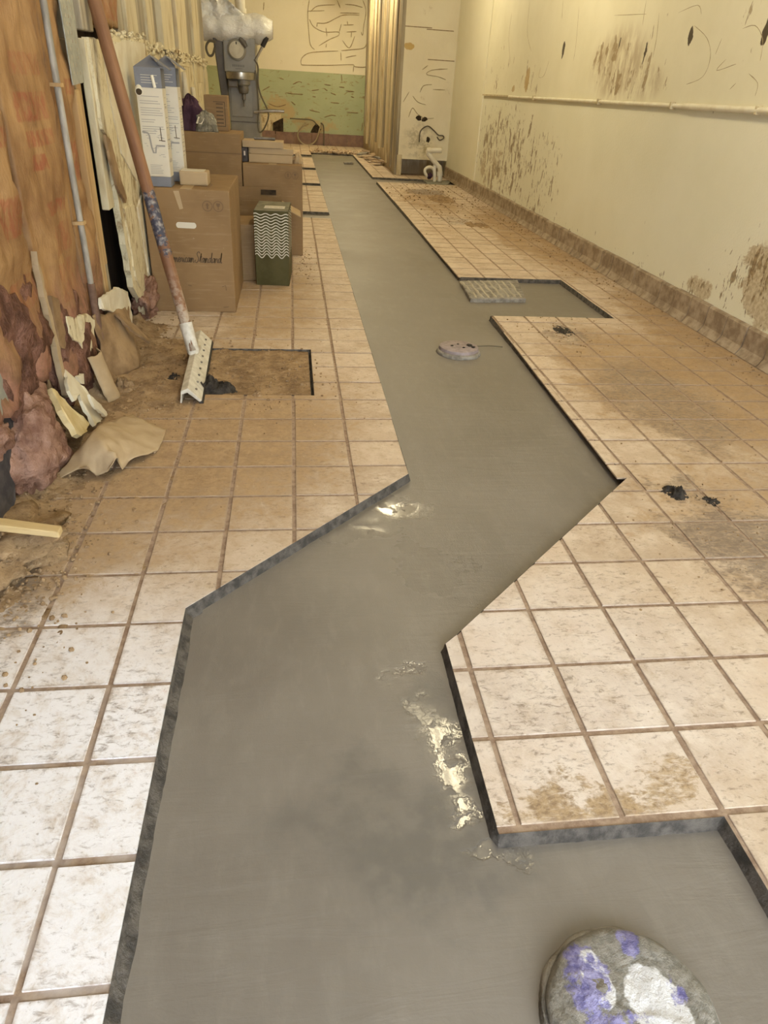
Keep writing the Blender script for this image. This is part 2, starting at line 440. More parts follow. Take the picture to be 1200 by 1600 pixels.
def m_plaster():
    g = G('torn_plaster', 0.75, 0.25)
    p = g.pos()
    n = g.noise(g.scale(p, (1, 1.4, 0.6)), 7, 9, 0.74, 0.8)
    n2 = g.noise(p, 50, 4, 0.7)
    c = g.mix(g.mapr(n, 0.36, 0.52), (0.30, 0.21, 0.10), (0.66, 0.58, 0.38))
    c = g.mix(g.mapr(n, 0.57, 0.66), c, (0.34, 0.24, 0.125))
    c = g.mix(g.mapr(n2, 0.66, 0.74, 0, 0.6), c, (0.14, 0.10, 0.06))
    g.color(c)
    g.bump(g.math('ADD', n, g.math('MULTIPLY', n2, 0.3)), 0.6, 0.012)
    MAT['torn_plaster'] = g.m


def m_dirt():
    g = G('dirt', 0.95, 0.15)
    p = g.pos()
    n = g.noise(p, 8, 9, 0.75)
    n2 = g.noise(p, 70, 4, 0.7)
    c = g.mix(g.mapr(n, 0.35, 0.65), (0.21, 0.135, 0.072), (0.40, 0.275, 0.15))
    c = g.mix(g.mapr(n2, 0.55, 0.7, 0, 0.7), c, (0.42, 0.31, 0.19))
    c = g.mix(g.mapr(n2, 0.42, 0.32, 0, 0.7), c, (0.11, 0.072, 0.042))
    g.color(c)
    g.bump(g.math('ADD', n, g.math('MULTIPLY', n2, 0.6)), 0.8, 0.012)
    MAT['dirt'] = g.m


def m_cap():
    g = G('paint_smeared', 0.5, 0.45)
    p = g.obj()
    n = g.noise(p, 9, 8, 0.7, 0.8)
    n2 = g.noise(g.vm('ADD', p, (4, 2, 1)), 8, 6, 0.7, 0.6)
    n3 = g.noise(p, 60, 5, 0.7)
    c = g.mix(g.mapr(n3, 0.4, 0.6), (0.165, 0.153, 0.125), (0.27, 0.25, 0.21))
    wz = g.blobs(p, [((0.035, 0.0, 0), (0.07, 0.13, 0), 1.0), ((-0.045, 0.055, 0), (0.04, 0.075, 0), 1.0), ((0.0, -0.06, 0), (0.09, 0.05, 0), 0.7)])
    c = g.mix(g.mapr(g.math('ADD', g.math('MULTIPLY', wz, 0.55), n2), 0.82, 0.90), c, (0.62, 0.61, 0.60))
    bz = g.blobs(p, [((-0.06, 0.045, 0), (0.06, 0.10, 0), 1.0), ((0.03, 0.10, 0), (0.035, 0.04, 0), 1.0), ((-0.02, -0.02, 0), (0.08, 0.05, 0), 0.8), ((0.075, 0.03, 0), (0.03, 0.06, 0), 0.7)])
    c = g.mix(g.mapr(g.math('ADD', g.math('MULTIPLY', bz, 0.42), g.noise(p, 26, 6, 0.7)), 0.78, 0.88, 0, 0.9), c, g.mix(g.mapr(n3, 0.35, 0.65), (0.09, 0.08, 0.25), (0.30, 0.28, 0.50)))
    g.color(c)
    g.rough(g.mapr(n3, 0.3, 0.7, 0.3, 0.7))
    g.bump(g.math('ADD', g.math('MULTIPLY', n, 2.0), n3), 0.7, 0.008)
    MAT['paint_smeared'] = g.m


def m_card(name, a, b):
    g = G(name, 0.8, 0.2)
    o = g.obj()
    n = g.noise(o, 3.0, 6, 0.6)
    st = g.noise(g.scale(o, (1, 1, 12)), 9, 3, 0.5)
    c = g.mix(g.mapr(n, 0.3, 0.7), a, b)
    c = g.mix(g.mapr(st, 0.55, 0.75, 0, 0.18), c, (0.5, 0.38, 0.22))
    c = g.mix(g.mapr(g.noise(o, 40, 5, 0.7), 0.68, 0.76, 0, 0.4), c, (0.55, 0.45, 0.3))
    g.color(c)
    g.bump(g.noise(o, 6, 5), 0.12, 0.01)
    MAT[name] = g.m


def m_handle():
    g = G('handle_wood', 0.6, 0.4)
    o = g.obj()
    x, y, z = g.sep(o)
    n = g.noise(g.scale(o, (1, 1, 0.1)), 30, 5, 0.6)
    c = g.mix(g.mapr(n, 0.3, 0.7), (0.165, 0.075, 0.034), (0.26, 0.128, 0.058))
    pz = g.math('MULTIPLY', g.mapr(z, 0.74, 0.70), g.mapr(z, 0.36, 0.48))
    pm = g.mapr(g.math('ADD', g.math('MULTIPLY', pz, 0.35), g.noise(o, 28, 6, 0.7)), 0.76, 0.84)
    c = g.mix(pm, c, g.mix(g.mapr(g.noise(o, 45, 4), 0.45, 0.68), (0.045, 0.045, 0.065), (0.30, 0.27, 0.24)))
    lo = g.mapr(z, 0.42, 0.12)
    c = g.mix(g.math('MULTIPLY', g.mapr(g.noise(o, 34, 6, 0.7), 0.40, 0.55), lo), c, (0.42, 0.34, 0.25))
    g.color(c)
    g.bump(n, 0.2, 0.003)
    MAT['handle_wood'] = g.m


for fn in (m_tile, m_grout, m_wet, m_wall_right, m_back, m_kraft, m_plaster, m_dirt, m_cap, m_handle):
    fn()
m_card('cardboard', (0.225, 0.140, 0.064), (0.28, 0.178, 0.084))
m_card('cardboard_pale', (0.37, 0.265, 0.145), (0.44, 0.325, 0.185))
simple('cut_concrete', (0.045, 0.039, 0.032), (0.125, 0.108, 0.088), 30, 0.7, 0.4, bump=0.9, bd=0.01)
simple('ceiling_white', (0.78, 0.75, 0.68), (0.74, 0.70, 0.62), 2, 0.8)
simple('front_wall', (0.55, 0.5, 0.42), (0.6, 0.55, 0.45), 2, 0.8)
simple('base_tile', (0.245, 0.18, 0.115), (0.43, 0.34, 0.235), 14, 0.7, 0.3, bump=0.5, bd=0.006, detail=8)
simple('base_tile_back', (0.20, 0.125, 0.095), (0.27, 0.17, 0.12), 9, 0.6, 0.35, bump=0.4)
simple('cream_smooth', (0.80, 0.76, 0.57), (0.83, 0.79, 0.61), 2, 0.5, 0.35)
simple('rail_white', (0.80, 0.76, 0.60), (0.70, 0.64, 0.47), 9, 0.45, 0.45)
simple('sheathing', (0.055, 0.033, 0.018), (0.13, 0.08, 0.045), 6, 0.9, stretch=(1, 1, 0.15), bump=0.5, bd=0.01)
simple('stud_wood', (0.36, 0.22, 0.09), (0.52, 0.36, 0.17), 14, 0.75, stretch=(1, 1, 0.06), bump=0.4, bd=0.004)
simple('stud_grey', (0.23, 0.19, 0.13), (0.42, 0.36, 0.25), 14, 0.8, stretch=(1, 1, 0.08), bump=0.5, bd=0.004)
simple('painted_wood', (0.58, 0.50, 0.32), (0.40, 0.31, 0.17), 9, 0.7, stretch=(1, 1, 0.25), bump=0.6, bd=0.008, lo=0.45, hi=0.7)
simple('galvanised', (0.27, 0.27, 0.22), (0.36, 0.35, 0.28), 25, 0.55, 0.4, 0.15)
simple('conduit_metal', (0.20, 0.18, 0.14), (0.40, 0.36, 0.29), 30, 0.6, 0.4, 0.1, stretch=(1, 1, 0.2))
simple('rusty', (0.13, 0.075, 0.045), (0.20, 0.12, 0.08), 25, 0.8)
simple('pink_wool', (0.22, 0.115, 0.075), (0.40, 0.24, 0.17), 14, 0.95, 0.05, bump=1.0, bd=0.03, detail=9)
simple('brown_wool', (0.10, 0.05, 0.032), (0.24, 0.125, 0.085), 13, 0.95, 0.05, bump=1.0, bd=0.03, detail=9)
simple('gypsum_white', (0.66, 0.60, 0.45), (0.58, 0.50, 0.34), 9, 0.8, bump=0.2)
simple('gypsum_edge', (0.52, 0.40, 0.19), (0.62, 0.50, 0.27), 18, 0.85, bump=0.5)
simple('paper_brown', (0.36, 0.26, 0.145), (0.44, 0.33, 0.195), 8, 0.75, 0.25, bump=0.3, bd=0.006)
simple('paper_dark', (0.20, 0.125, 0.062), (0.34, 0.225, 0.115), 7, 0.8, 0.2, bump=0.5, bd=0.01)
simple('dark_cloth', (0.035, 0.03, 0.03), (0.07, 0.06, 0.055), 20, 0.9)
simple('old_timber', (0.50, 0.36, 0.16), (0.62, 0.47, 0.24), 10, 0.8, stretch=(0.15, 1, 1), bump=0.5)
simple('blade_white', (0.52, 0.48, 0.38), (0.66, 0.62, 0.52), 30, 0.5, 0.45, bump=0.2)
simple('white_print_card', (0.62, 0.57, 0.45), (0.58, 0.52, 0.40), 5, 0.5, 0.4)
simple('blue_card', (0.15, 0.155, 0.17), (0.18, 0.185, 0.205), 8, 0.5, 0.4)
simple('print_grey', (0.30, 0.28, 0.25))
simple('print_dark', (0.10, 0.065, 0.035))
simple('print_brown', (0.155, 0.095, 0.045))
simple('green_card', (0.056, 0.047, 0.012), (0.080, 0.069, 0.022), 6, 0.6, 0.2)
simple('green_dusty', (0.13, 0.12, 0.07), (0.21, 0.19, 0.12), 18, 0.7)
simple('wave_white', (0.62, 0.58, 0.46), (0.5, 0.46, 0.35), 30, 0.6)
simple('mixer_grey', (0.225, 0.205, 0.155), (0.265, 0.24, 0.185), 7, 0.4, 0.5)
simple('mixer_dark', (0.10, 0.085, 0.065), (0.14, 0.12, 0.09), 7, 0.5, 0.5)
simple('steel', (0.48, 0.44, 0.36), (0.36, 0.33, 0.26), 20, 0.3, 0.5, 0.8)
simple('dark_steel', (0.13, 0.115, 0.09), (0.20, 0.175, 0.14), 20, 0.45, 0.5, 0.5)
simple('black_rubber', (0.03, 0.026, 0.022), None, rough=0.6)
simple('pvc', (0.72, 0.68, 0.56), (0.66, 0.60, 0.46), 9, 0.35, 0.5)
simple('purple_cloth', (0.040, 0.020, 0.032), (0.075, 0.04, 0.055), 14, 0.9, 0.1, bump=0.6)
simple('foil', (0.24, 0.23, 0.19), (0.50, 0.47, 0.38), 22, 0.22, 0.6, 0.7, bump=1.0, bd=0.03)
simple('mortar', (0.20, 0.18, 0.15), (0.36, 0.33, 0.28), 22, 0.8, 0.3, bump=1.0, bd=0.012)
simple('mortar_white', (0.52, 0.47, 0.37), (0.40, 0.36, 0.28), 8, 0.8, 0.3, stretch=(1.5, 0.6, 1), bump=1.0, bd=0.012)
simple('mauve_cap', (0.24, 0.195, 0.19), (0.34, 0.28, 0.27), 30, 0.7, bump=0.5)
simple('mud_black', (0.022, 0.018, 0.014), (0.06, 0.05, 0.04), 40, 0.9, bump=1.0, bd=0.01)
simple('glue', (0.34, 0.26, 0.14), (0.46, 0.37, 0.21), 30, 0.7)
simple('glue_dark', (0.22, 0.15, 0.075), (0.34, 0.25, 0.13), 30, 0.7)
simple('cable', (0.12, 0.10, 0.065), None, rough=0.55)
simple('cable_pale', (0.36, 0.30, 0.18), None, rough=0.6)
simple('hole_black', (0.02, 0.014, 0.008), (0.06, 0.04, 0.022), 20, 0.95)
simple('brick_shard', (0.36, 0.25, 0.16), (0.50, 0.40, 0.28), 20, 0.85, bump=0.5)
simple('white_box', (0.60, 0.55, 0.42), (0.50, 0.44, 0.31), 8, 0.6)
g = G('plastic_wrap', 0.22, 0.6)
g.color((0.88, 0.86, 0.78))
g.bump(g.noise(g.scale(g.obj(), (1, 1, 2)), 14, 5, 0.6, 0.8), 0.7, 0.03)
MAT['plastic_wrap'] = g.m


# ------------------------------------------------------------------ mesh helpers
def rn(a, b):
    return random.uniform(a, b)


def nz(x, y, z=0.0, s=1.0):
    return mnoise.noise(Vector((x * s, y * s, z * s)))


def fz(x, y, z=0.0, s=1.0, o=4):
    return mnoise.fractal(Vector((x * s, y * s, z * s)), 0.7, 2.0, o)


class MB:
    def __init__(s):
        s.v, s.f, s.mi = [], [], []
        s.cur = 0

    def add(s, vs, fs):
        k = len(s.v)
        s.v += [tuple(map(float, p)) for p in vs]
        s.f += [tuple(i + k for i in f) for f in fs]
        s.mi += [s.cur] * len(fs)
        return s

    def box(s, x0, x1, y0, y1, z0, z1):
        return s.add([(x, y, z) for z in (z0, z1) for y in (y0, y1) for x in (x0, x1)],
                     [(0, 2, 3, 1), (4, 5, 7, 6), (0, 1, 5, 4), (2, 6, 7, 3), (0, 4, 6, 2), (1, 3, 7, 5)])

    def hexa(s, bottom, top):
        return s.add(list(bottom) + list(top), [(3, 2, 1, 0), (4, 5, 6, 7), (0, 1, 5, 4), (1, 2, 6, 5), (2, 3, 7, 6), (3, 0, 4, 7)])

    def prism(s, outline, vec):
        n = len(outline)
        v = Vector(vec)
        a = [Vector(p) for p in outline]
        b = [p + v for p in a]
        return s.add(a + b, [tuple(range(n))[::-1], tuple(range(n, 2 * n))] + [(i, (i + 1) % n, n + (i + 1) % n, n + i) for i in range(n)])

    def tube(s, path, r, seg=8, cap=True):
        P = [Vector(p) for p in path]
        R = r if isinstance(r, (list, tuple)) else [r] * len(P)
        rings = []
        prev = None
        for i, p in enumerate(P):
            t = (P[min(i + 1, len(P) - 1)] - P[max(i - 1, 0)]).normalized()
            if prev is None:
                a = t.orthogonal().normalized()
            else:
                a = (prev - t * prev.dot(t)).normalized()
            prev = a
            b = t.cross(a)
            rings.append([p + (a * math.cos(2 * math.pi * k / seg) + b * math.sin(2 * math.pi * k / seg)) * R[i] for k in range(seg)])
        vs = [q for rg in rings for q in rg]
        fs = []
        for i in range(len(P) - 1):
            for k in range(seg):
                fs.append((i * seg + k, i * seg + (k + 1) % seg, (i + 1) * seg + (k + 1) % seg, (i + 1) * seg + k))
        if cap:
            fs.append(tuple(range(seg))[::-1])
            fs.append(tuple((len(P) - 1) * seg + k for k in range(seg)))
        return s.add(vs, fs)

    def lathe(s, prof, c=(0, 0, 0), seg=32, axis='z', wob=0.0):
        vs, fs = [], []
        for i, (r, h) in enumerate(prof):
            for k in range(seg):
                a = 2 * math.pi * k / seg
                q = r * (1 + wob * nz(math.cos(a) * 2, math.sin(a) * 2, i * 3.1 + c[0]))
                x, y, z = q * math.cos(a), q * math.sin(a), h
                if axis == 'y':
                    x, y, z = x, h, y
                elif axis == 'x':
                    x, y, z = h, x, y
                vs.append((c[0] + x, c[1] + y, c[2] + z))
        n = len(prof)
        for i in range(n - 1):
            for k in range(seg):
                fs.append((i * seg + k, i * seg + (k + 1) % seg, (i + 1) * seg + (k + 1) % seg, (i + 1) * seg + k))
        fs.append(tuple(range(seg))[::-1])
        fs.append(tuple((n - 1) * seg + k for k in range(seg)))
        return s.add(vs, fs)

    def grid(s, nu, nv, fn):
        vs = [fn(i / (nu - 1), j / (nv - 1)) for j in range(nv) for i in range(nu)]
        fs = [(j * nu + i, j * nu + i + 1, (j + 1) * nu + i + 1, (j + 1) * nu + i) for j in range(nv - 1) for i in range(nu - 1)]
        return s.add(vs, fs)

    def ribbon(s, pts, w, up):
        """flat stroke along pts; up = surface normal"""
        P = [Vector(p) for p in pts]
        n = Vector(up)
        vs = []
        for i, p in enumerate(P):
            t = (P[min(i + 1, len(P) - 1)] - P[max(i - 1, 0)])
            if t.length < 1e-9:
                t = Vector((1, 0, 0))
            d = t.normalized().cross(n).normalized() * ((w[i] if isinstance(w, list) else w) / 2)
            vs += [p - d, p + d]
        return s.add(vs, [(2 * i, 2 * i + 1, 2 * i + 3, 2 * i + 2) for i in range(len(P) - 1)])

    def blob(s, c, r, sub=2, amp=0.25, fs=3.0, seed=0.0, flat=None):
        bm = bmesh.new()
        bmesh.ops.create_icosphere(bm, subdivisions=sub, radius=1)
        vs = []
        for v in bm.verts:
            k = 1 + amp * fz(v.co.x + seed, v.co.y + seed * 1.7, v.co.z, fs * 0.5)
            q = [v.co[i] * r[i] * k for i in range(3)]
            if flat is not None and q[2] < flat:
                q[2] = flat
            vs.append((c[0] + q[0], c[1] + q[1], c[2] + q[2]))
        bm.verts.index_update()
        s.add(vs, [tuple(x.index for x in f.verts) for f in bm.faces])
        bm.free()
        return s

    def tf(s, m):
        s.v = [tuple(m @ Vector(p)) for p in s.v]
        return s

    def mesh(s, name, mats, smooth=False, bevel=0.0, seg=1):
        me = bpy.data.meshes.new(name)
        me.from_pydata(s.v, [], s.f)
        for m in (mats if isinstance(mats, (list, tuple)) else [mats]):
            me.materials.append(MAT[m])
        if isinstance(mats, (list, tuple)) and len(mats) > 1:
            me.polygons.foreach_set('material_index', s.mi)
        bm = bmesh.new()
        bm.from_mesh(me)
        bmesh.ops.recalc_face_normals(bm, faces=bm.faces)
        if bevel:
            es = [e for e in bm.edges if len(e.link_faces) == 2 and e.calc_face_angle(0) > 0.6]
            bmesh.ops.bevel(bm, geom=es, offset=bevel, segments=seg, affect='EDGES', profile=0.6, clamp_overlap=True)
        bm.to_mesh(me)
        bm.free()
        if smooth:
            me.polygons.foreach_set('use_smooth', [True] * len(me.polygons))
            if smooth != 'all':
                try:
                    me.set_sharp_from_angle(angle=math.radians(40))
                except Exception:
                    pass
        me.update()
        return me

    def build(s, name, mats, parent=None, smooth=False, bevel=0.0, seg=1, world=True):
        """vertices are world coordinates unless world=False (then local to parent)"""
        me = s.mesh(name, mats, smooth, bevel, seg)
        o = bpy.data.objects.new(name, me)
        COL.objects.link(o)
        if parent is not None:
            o.parent = parent
            if world:
                base = Vector((0, 0, 0))
                q = parent
                while q is not None:
                    base += q.location
                    q = q.parent
                me.transform(Matrix.Translation(-base))
        return o


def origin(o, loc):
    """move a top-level mesh object's origin to loc, keeping its shape in place"""
    o.data.transform(Matrix.Translation(-Vector(loc)))
    o.location = loc
    return o


def tag(o, label, cat=None, group=None, kind=None):
    o['label'] = label
    if cat:
        o['category'] = cat
    if group:
        o['group'] = group
    if kind:
        o['kind'] = kind
    return o


def thing(name, label, cat, loc=(0, 0, 0), rotz=0.0, group=None, kind=None):
    o = bpy.data.objects.new(name, None)
    o.empty_display_size = 0.05
    COL.objects.link(o)
    o.location = loc
    o.rotation_euler = (0, 0, rotz)
    return tag(o, label, cat, group, kind)


def struct(o, label=None):
    o['kind'] = 'structure'
    if label:
        o['label'] = label
    return o


def jag(pts, amp, step):
    """roughen a closed 2-D outline"""
    out = []
    n = len(pts)
    for i in range(n):
        a, b = np.array(pts[i], float), np.array(pts[(i + 1) % n], float)
        k = max(1, int(np.linalg.norm(b - a) / step))
        d = b - a
        nn = np.array([-d[1], d[0]]) / (np.linalg.norm(d) + 1e-9)
        for j in range(k):
            q = a + d * j / k
            if j:
                q = q + nn * random.uniform(-amp, amp)
            out.append(tuple(q))
    return out


def slab_yz(pts, x, th, amp=0.006, step=0.03, tilt=None):
    """upright broken slab: outline in (y,z), front face at x, thickness th behind it"""
    o = jag(pts, amp, step) if amp else pts
    tl = tilt or (lambda y, z: 0.0)
    m = MB()
    a = [(x + tl(y, z), y, z) for y, z in o]
    m.prism(a, (-th, 0, 0))
    return m


# ------------------------------------------------------------------ floor: slab with joints, cut tiles, trench
JT = 0.0065
ZW = -0.030                       # level of the poured concrete
XL, XR, YF, YB = -0.54, 3.0, -2.8, 17.2
R_ = lambda x0, y0, x1, y1: [(x0, y0), (x1, y0), (x1, y1), (x0, y1)]
TRENCH = [R_(0.134, -3.0, 1.256, -0.430), R_(0.134, -0.430, 0.797, 0.093),
          [(0.134, 0.093), (0.797, 0.093), (0.835, 0.126), (1.654, 0.940), (0.833, 0.988), (0.134, 0.266)],
          [(0.833, 0.988), (1.654, 0.940), (1.672, 3.06), (1.70, 4.11), (1.712, 10.2), (0.833, 10.2)],
          R_(1.66, 3.065, 2.50, 4.11), R_(0.833, 10.2, 1.715, 15.0), R_(1.70, 10.2, 2.95, 10.82),
          R_(-1.2, 6.62, 0.84, 7.05), R_(-1.2, 9.35, 0.84, 9.66), R_(-1.2, 11.45, 0.84, 11.85), R_(-1.2, 13.75, 0.84, 14.4)]
PIT = R_(-0.60, 1.73, 0.515, 2.36)
HOLES = TRENCH + [PIT]


def clip(poly, a, b, keep_left):
    """half-plane clip; left of a->b"""
    out = []
    ex, ey = b[0] - a[0], b[1] - a[1]
    sd = lambda p: (ex * (p[1] - a[1]) - ey * (p[0] - a[0])) * (1 if keep_left else -1)
    n = len(poly)
    for i in range(n):
        p, q = poly[i], poly[(i + 1) % n]
        sp, sq = sd(p), sd(q)
        if sp >= 0:
            out.append(p)
        if (sp > 0 and sq < 0) or (sp < 0 and sq > 0):
            t = sp / (sp - sq)
            out.append((p[0] + (q[0] - p[0]) * t, p[1] + (q[1] - p[1]) * t))
    return out


def parea(p):
    return 0.5 * sum(p[i][0] * p[(i + 1) % len(p)][1] - p[(i + 1) % len(p)][0] * p[i][1] for i in range(len(p)))


def bbox(p):
    return min(q[0] for q in p), min(q[1] for q in p), max(q[0] for q in p), max(q[1] for q in p)


HB = [bbox(h) for h in HOLES]


def subtract(poly):
    frs = [poly]
    for h, hb in zip(HOLES, HB):
        nxt = []
        for f in frs:
            b = bbox(f)
            if b[2] <= hb[0] or b[0] >= hb[2] or b[3] <= hb[1] or b[1] >= hb[3]:
                nxt.append(f)
                continue
            cur = f
            for i in range(len(h)):
                out = clip(cur, h[i], h[(i + 1) % len(h)], False)
                if len(out) > 2 and abs(parea(out)) > 2e-5:
                    nxt.append(out)
                cur = clip(cur, h[i], h[(i + 1) % len(h)], True)
                if len(cur) < 3 or abs(parea(cur)) < 1e-7:
                    break
        frs = nxt
    return frs


slab = MB()
cells = []
for j in range(math.floor(YF / T), math.ceil(YB / T)):
    for i in range(math.floor(-1.7 / T), math.ceil(XR / T)):
        if i * T < XL - T and j * T < 7.4:
            continue
        x0, y0 = i * T, j * T
        gq = subtract([(x0, y0), (x0 + T, y0), (x0 + T, y0 + T), (x0, y0 + T)])
        for f in gq:
            slab.add([(p[0], p[1], -0.0034) for p in f], [tuple(range(len(f)))])
        if j < -7 or x0 > 2.96:
            continue
        if y0 > 11.3 and x0 > 2.05:
            continue
        jw, jx = JT * rn(0.8, 1.2), JT * rn(0.8, 1.2)
        tq = subtract([(x0 + jx, y0 + jw), (x0 + T - jx, y0 + jw), (x0 + T - jx, y0 + T - jw), (x0 + jx, y0 + T - jw)])
        tq = [f for f in tq if min(bbox(f)[2] - bbox(f)[0], bbox(f)[3] - bbox(f)[1]) > 0.008]
        if not tq:
            continue
        ar = sum(abs(parea(f)) for f in tq)
        cx, cy = x0 + T / 2, y0 + T / 2
        u, v, dz = project((cx, cy, 0))
        vis = 0.0
        if dz > 0.2 and -60 < u < 1260 and -60 < v < 1680 and not (x0 < -0.45):
            vis = ar * (CAM[2] / dz) / (dz * dz)
            if cy > 3.0 and cx < 0.1:
                vis *= 0.05
        full = len(tq) == 1 and abs(ar - (T - 2 * jx) * (T - 2 * jw)) < 1e-6
        cells.append((vis, i, j, tq, full))
floor = slab.build('floor', 'grout')
struct(floor, 'tiled concrete floor with a zigzag trench cut through it')
cells.sort(key=lambda c: -c[0])
full_meshes = []
for k in range(6):
    a, b = JT * rn(0.8, 1.2), JT * rn(0.8, 1.2)
    m = MB()
    h = T / 2
    d = 0.0012
    lo = [(-h + a, -h + b, -0.006), (h - a, -h + b, -0.006), (h - a, h - b, -0.006), (-h + a, h - b, -0.006)]
    hi = [(-h + a, -h + b, -d), (h - a, -h + b, -d), (h - a, h - b, -d), (-h + a, h - b, -d)]
    tp = [(-h + a + d, -h + b + d, 0), (h - a - d, -h + b + d, 0), (h - a - d, h - b - d, 0), (-h + a + d, h - b - d, 0)]
    m.add(lo + hi + tp, [(0, 1, 5, 4), (1, 2, 6, 5), (2, 3, 7, 6), (3, 0, 4, 7), (4, 5, 9, 8), (5, 6, 10, 9), (6, 7, 11, 10), (7, 4, 8, 11), (8, 9, 10, 11)])
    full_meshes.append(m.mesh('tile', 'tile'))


def tile_frag(m, tq, z=0.0, dx=0.0, dy=0.0):
    for f in tq:
        if parea(f) < 0:
            f = f[::-1]
        n = len(f)
        m.add([(p[0] - dx, p[1] - dy, z) for p in f] + [(p[0] - dx, p[1] - dy, -0.006) for p in f],
              [tuple(range(n))] + [(i, n + i, n + (i + 1) % n, (i + 1) % n) for i in range(n)])


rest = MB()
for k, (vis, i, j, tq, full) in enumerate(cells):
    cx, cy = i * T + T / 2, j * T + T / 2
    dz = rn(-0.0012, 0.0012)
    if k < 298:
        if full:
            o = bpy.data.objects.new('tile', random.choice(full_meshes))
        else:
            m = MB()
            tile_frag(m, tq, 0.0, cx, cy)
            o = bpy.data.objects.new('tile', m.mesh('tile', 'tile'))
        COL.objects.link(o)
        o.parent = floor
        o.location = (cx, cy, dz)
    else:
        tile_frag(rest, tq, dz)
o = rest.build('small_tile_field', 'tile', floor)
o['kind'] = 'stuff'

# ragged cut edge of the slab along the trench
EDGES = [[(0.134, -2.7), (0.134, 0.266), (0.833, 0.988), (0.833, 6.62), (0.2, 6.62)], [(0.2, 7.05), (0.833, 7.05), (0.833, 9.35), (0.2, 9.35)], [(0.2, 9.66), (0.833, 9.66), (0.833, 11.45), (0.2, 11.45)],
         [(0.2, 11.85), (0.833, 11.85), (0.833, 13.75), (0.2, 13.75)], [(0.2, 14.4), (0.833, 14.4), (0.833, 15.0), (1.715, 15.0), (1.715, 10.82), (2.95, 10.82)],
         [(2.95, 10.2), (1.712, 10.2), (1.70, 4.11), (2.50, 4.11), (2.50, 3.065), (1.672, 3.065), (1.654, 0.94), (0.835, 0.126), (0.797, 0.093), (0.797, -0.43), (1.256, -0.43), (1.256, -2.7)],
         [(-0.45, 1.73), (0.515, 1.73), (0.515, 2.36), (-0.45, 2.36)]]
for ei, line in enumerate(EDGES):
    pts = []
    for a, b in zip(line[:-1], line[1:]):
        L = math.hypot(b[0] - a[0], b[1] - a[1])
        near = min(abs(a[1] - 0.0), abs(b[1] - 0.0)) < 6
        k = max(2, int(L / (0.012 if near else 0.05)))
        for q in range(k):
            pts.append((a[0] + (b[0] - a[0]) * q / k, a[1] + (b[1] - a[1]) * q / k, (b[0] - a[0]) / L, (b[1] - a[1]) / L))
    pts.append((line[-1][0], line[-1][1], pts[-1][2], pts[-1][3]))
    m = MB()
    vs = []
    sgn = {6: 1}.get(ei, -1)          # side on which the trench lies (right of the walking direction, left for the pit)
    bot = -0.024 if ei == 6 else ZW - 0.004
    for (x, y, tx, ty) in pts:
        nx, ny = -ty * sgn, tx * sgn    # into the trench
        a = min(1, max(0, 0.5 + 0.5 * fz(x * 1.0, y, 3.3, 14, 3)))
        b = min(1, max(0, 0.5 + 0.4 * fz(x, y + 5, 1.3, 11, 3)))
        fil = 0.022 if (ei == 0 and y < 0.3) else 0.008
        w0, w1, w2 = 0.0006, 0.0016 + 0.003 * b, 0.003 + 0.004 * a
        w3 = w2 + fil * (0.7 + b * 0.4)
        for w, z in ((w0, -0.0006), (w1, -0.004 - 0.003 * a), (w2, -0.017), (w3, bot)):
            vs.append((x + nx * w, y + ny * w, z))
    n = len(pts)
    m.add(vs, [(4 * i + c, 4 * i + c + 1, 4 * i + 4 + c + 1, 4 * i + 4 + c) for i in range(n - 1) for c in range(3)])
    o = m.build('cut_edge', 'cut_concrete', floor, smooth='all')

# poured wet concrete
m = MB()
m.box(-1.2, 3.0, YF, 15.3, ZW - 0.06, ZW)
conc = struct(m.build('floor_concrete', 'wet_concrete'), 'smooth wet grey concrete filling the zigzag trench')
m = MB()
m.box(-1.75, 3.1, YF, YB, -0.20, -0.0905)
struct(m.build('floor_base', 'cut_concrete'))

# ------------------------------------------------------------------ walls and ceiling
m = MB().box(-1.9, 3.3, YF - 0.1, YB + 0.2, CEIL, CEIL + 0.1)
struct(m.build('ceiling', 'ceiling_white'))
m = MB()
for b in ((-0.62, 0.0, 0.0, CEIL), (2.8, 3.2, 0.0, CEIL), (0.0, 2.8, 2.45, CEIL)):
    m.box(b[0], b[1], YF - 0.1, YF, b[2] - 0.09 if b[2] == 0 else b[2], b[3])
struct(m.build('wall_front', 'front_wall'))
# right wall
wr = MB().box(XR, XR + 0.15, YF, YB + 0.2, -0.09, CEIL).build('wall_right', 'cream_paint')
struct(wr, 'cream painted wall with peeling paint and brown drips')
MB().box(2.993, XR + 0.01, YF, 9.30, 1.205, CEIL).build('upper_panel', 'cream_panel', wr, bevel=0.002)
MB().box(2.990, XR + 0.01, 9.325, 11.4, -0.02, CEIL).build('smooth_panel', 'cream_smooth', wr, bevel=0.003)
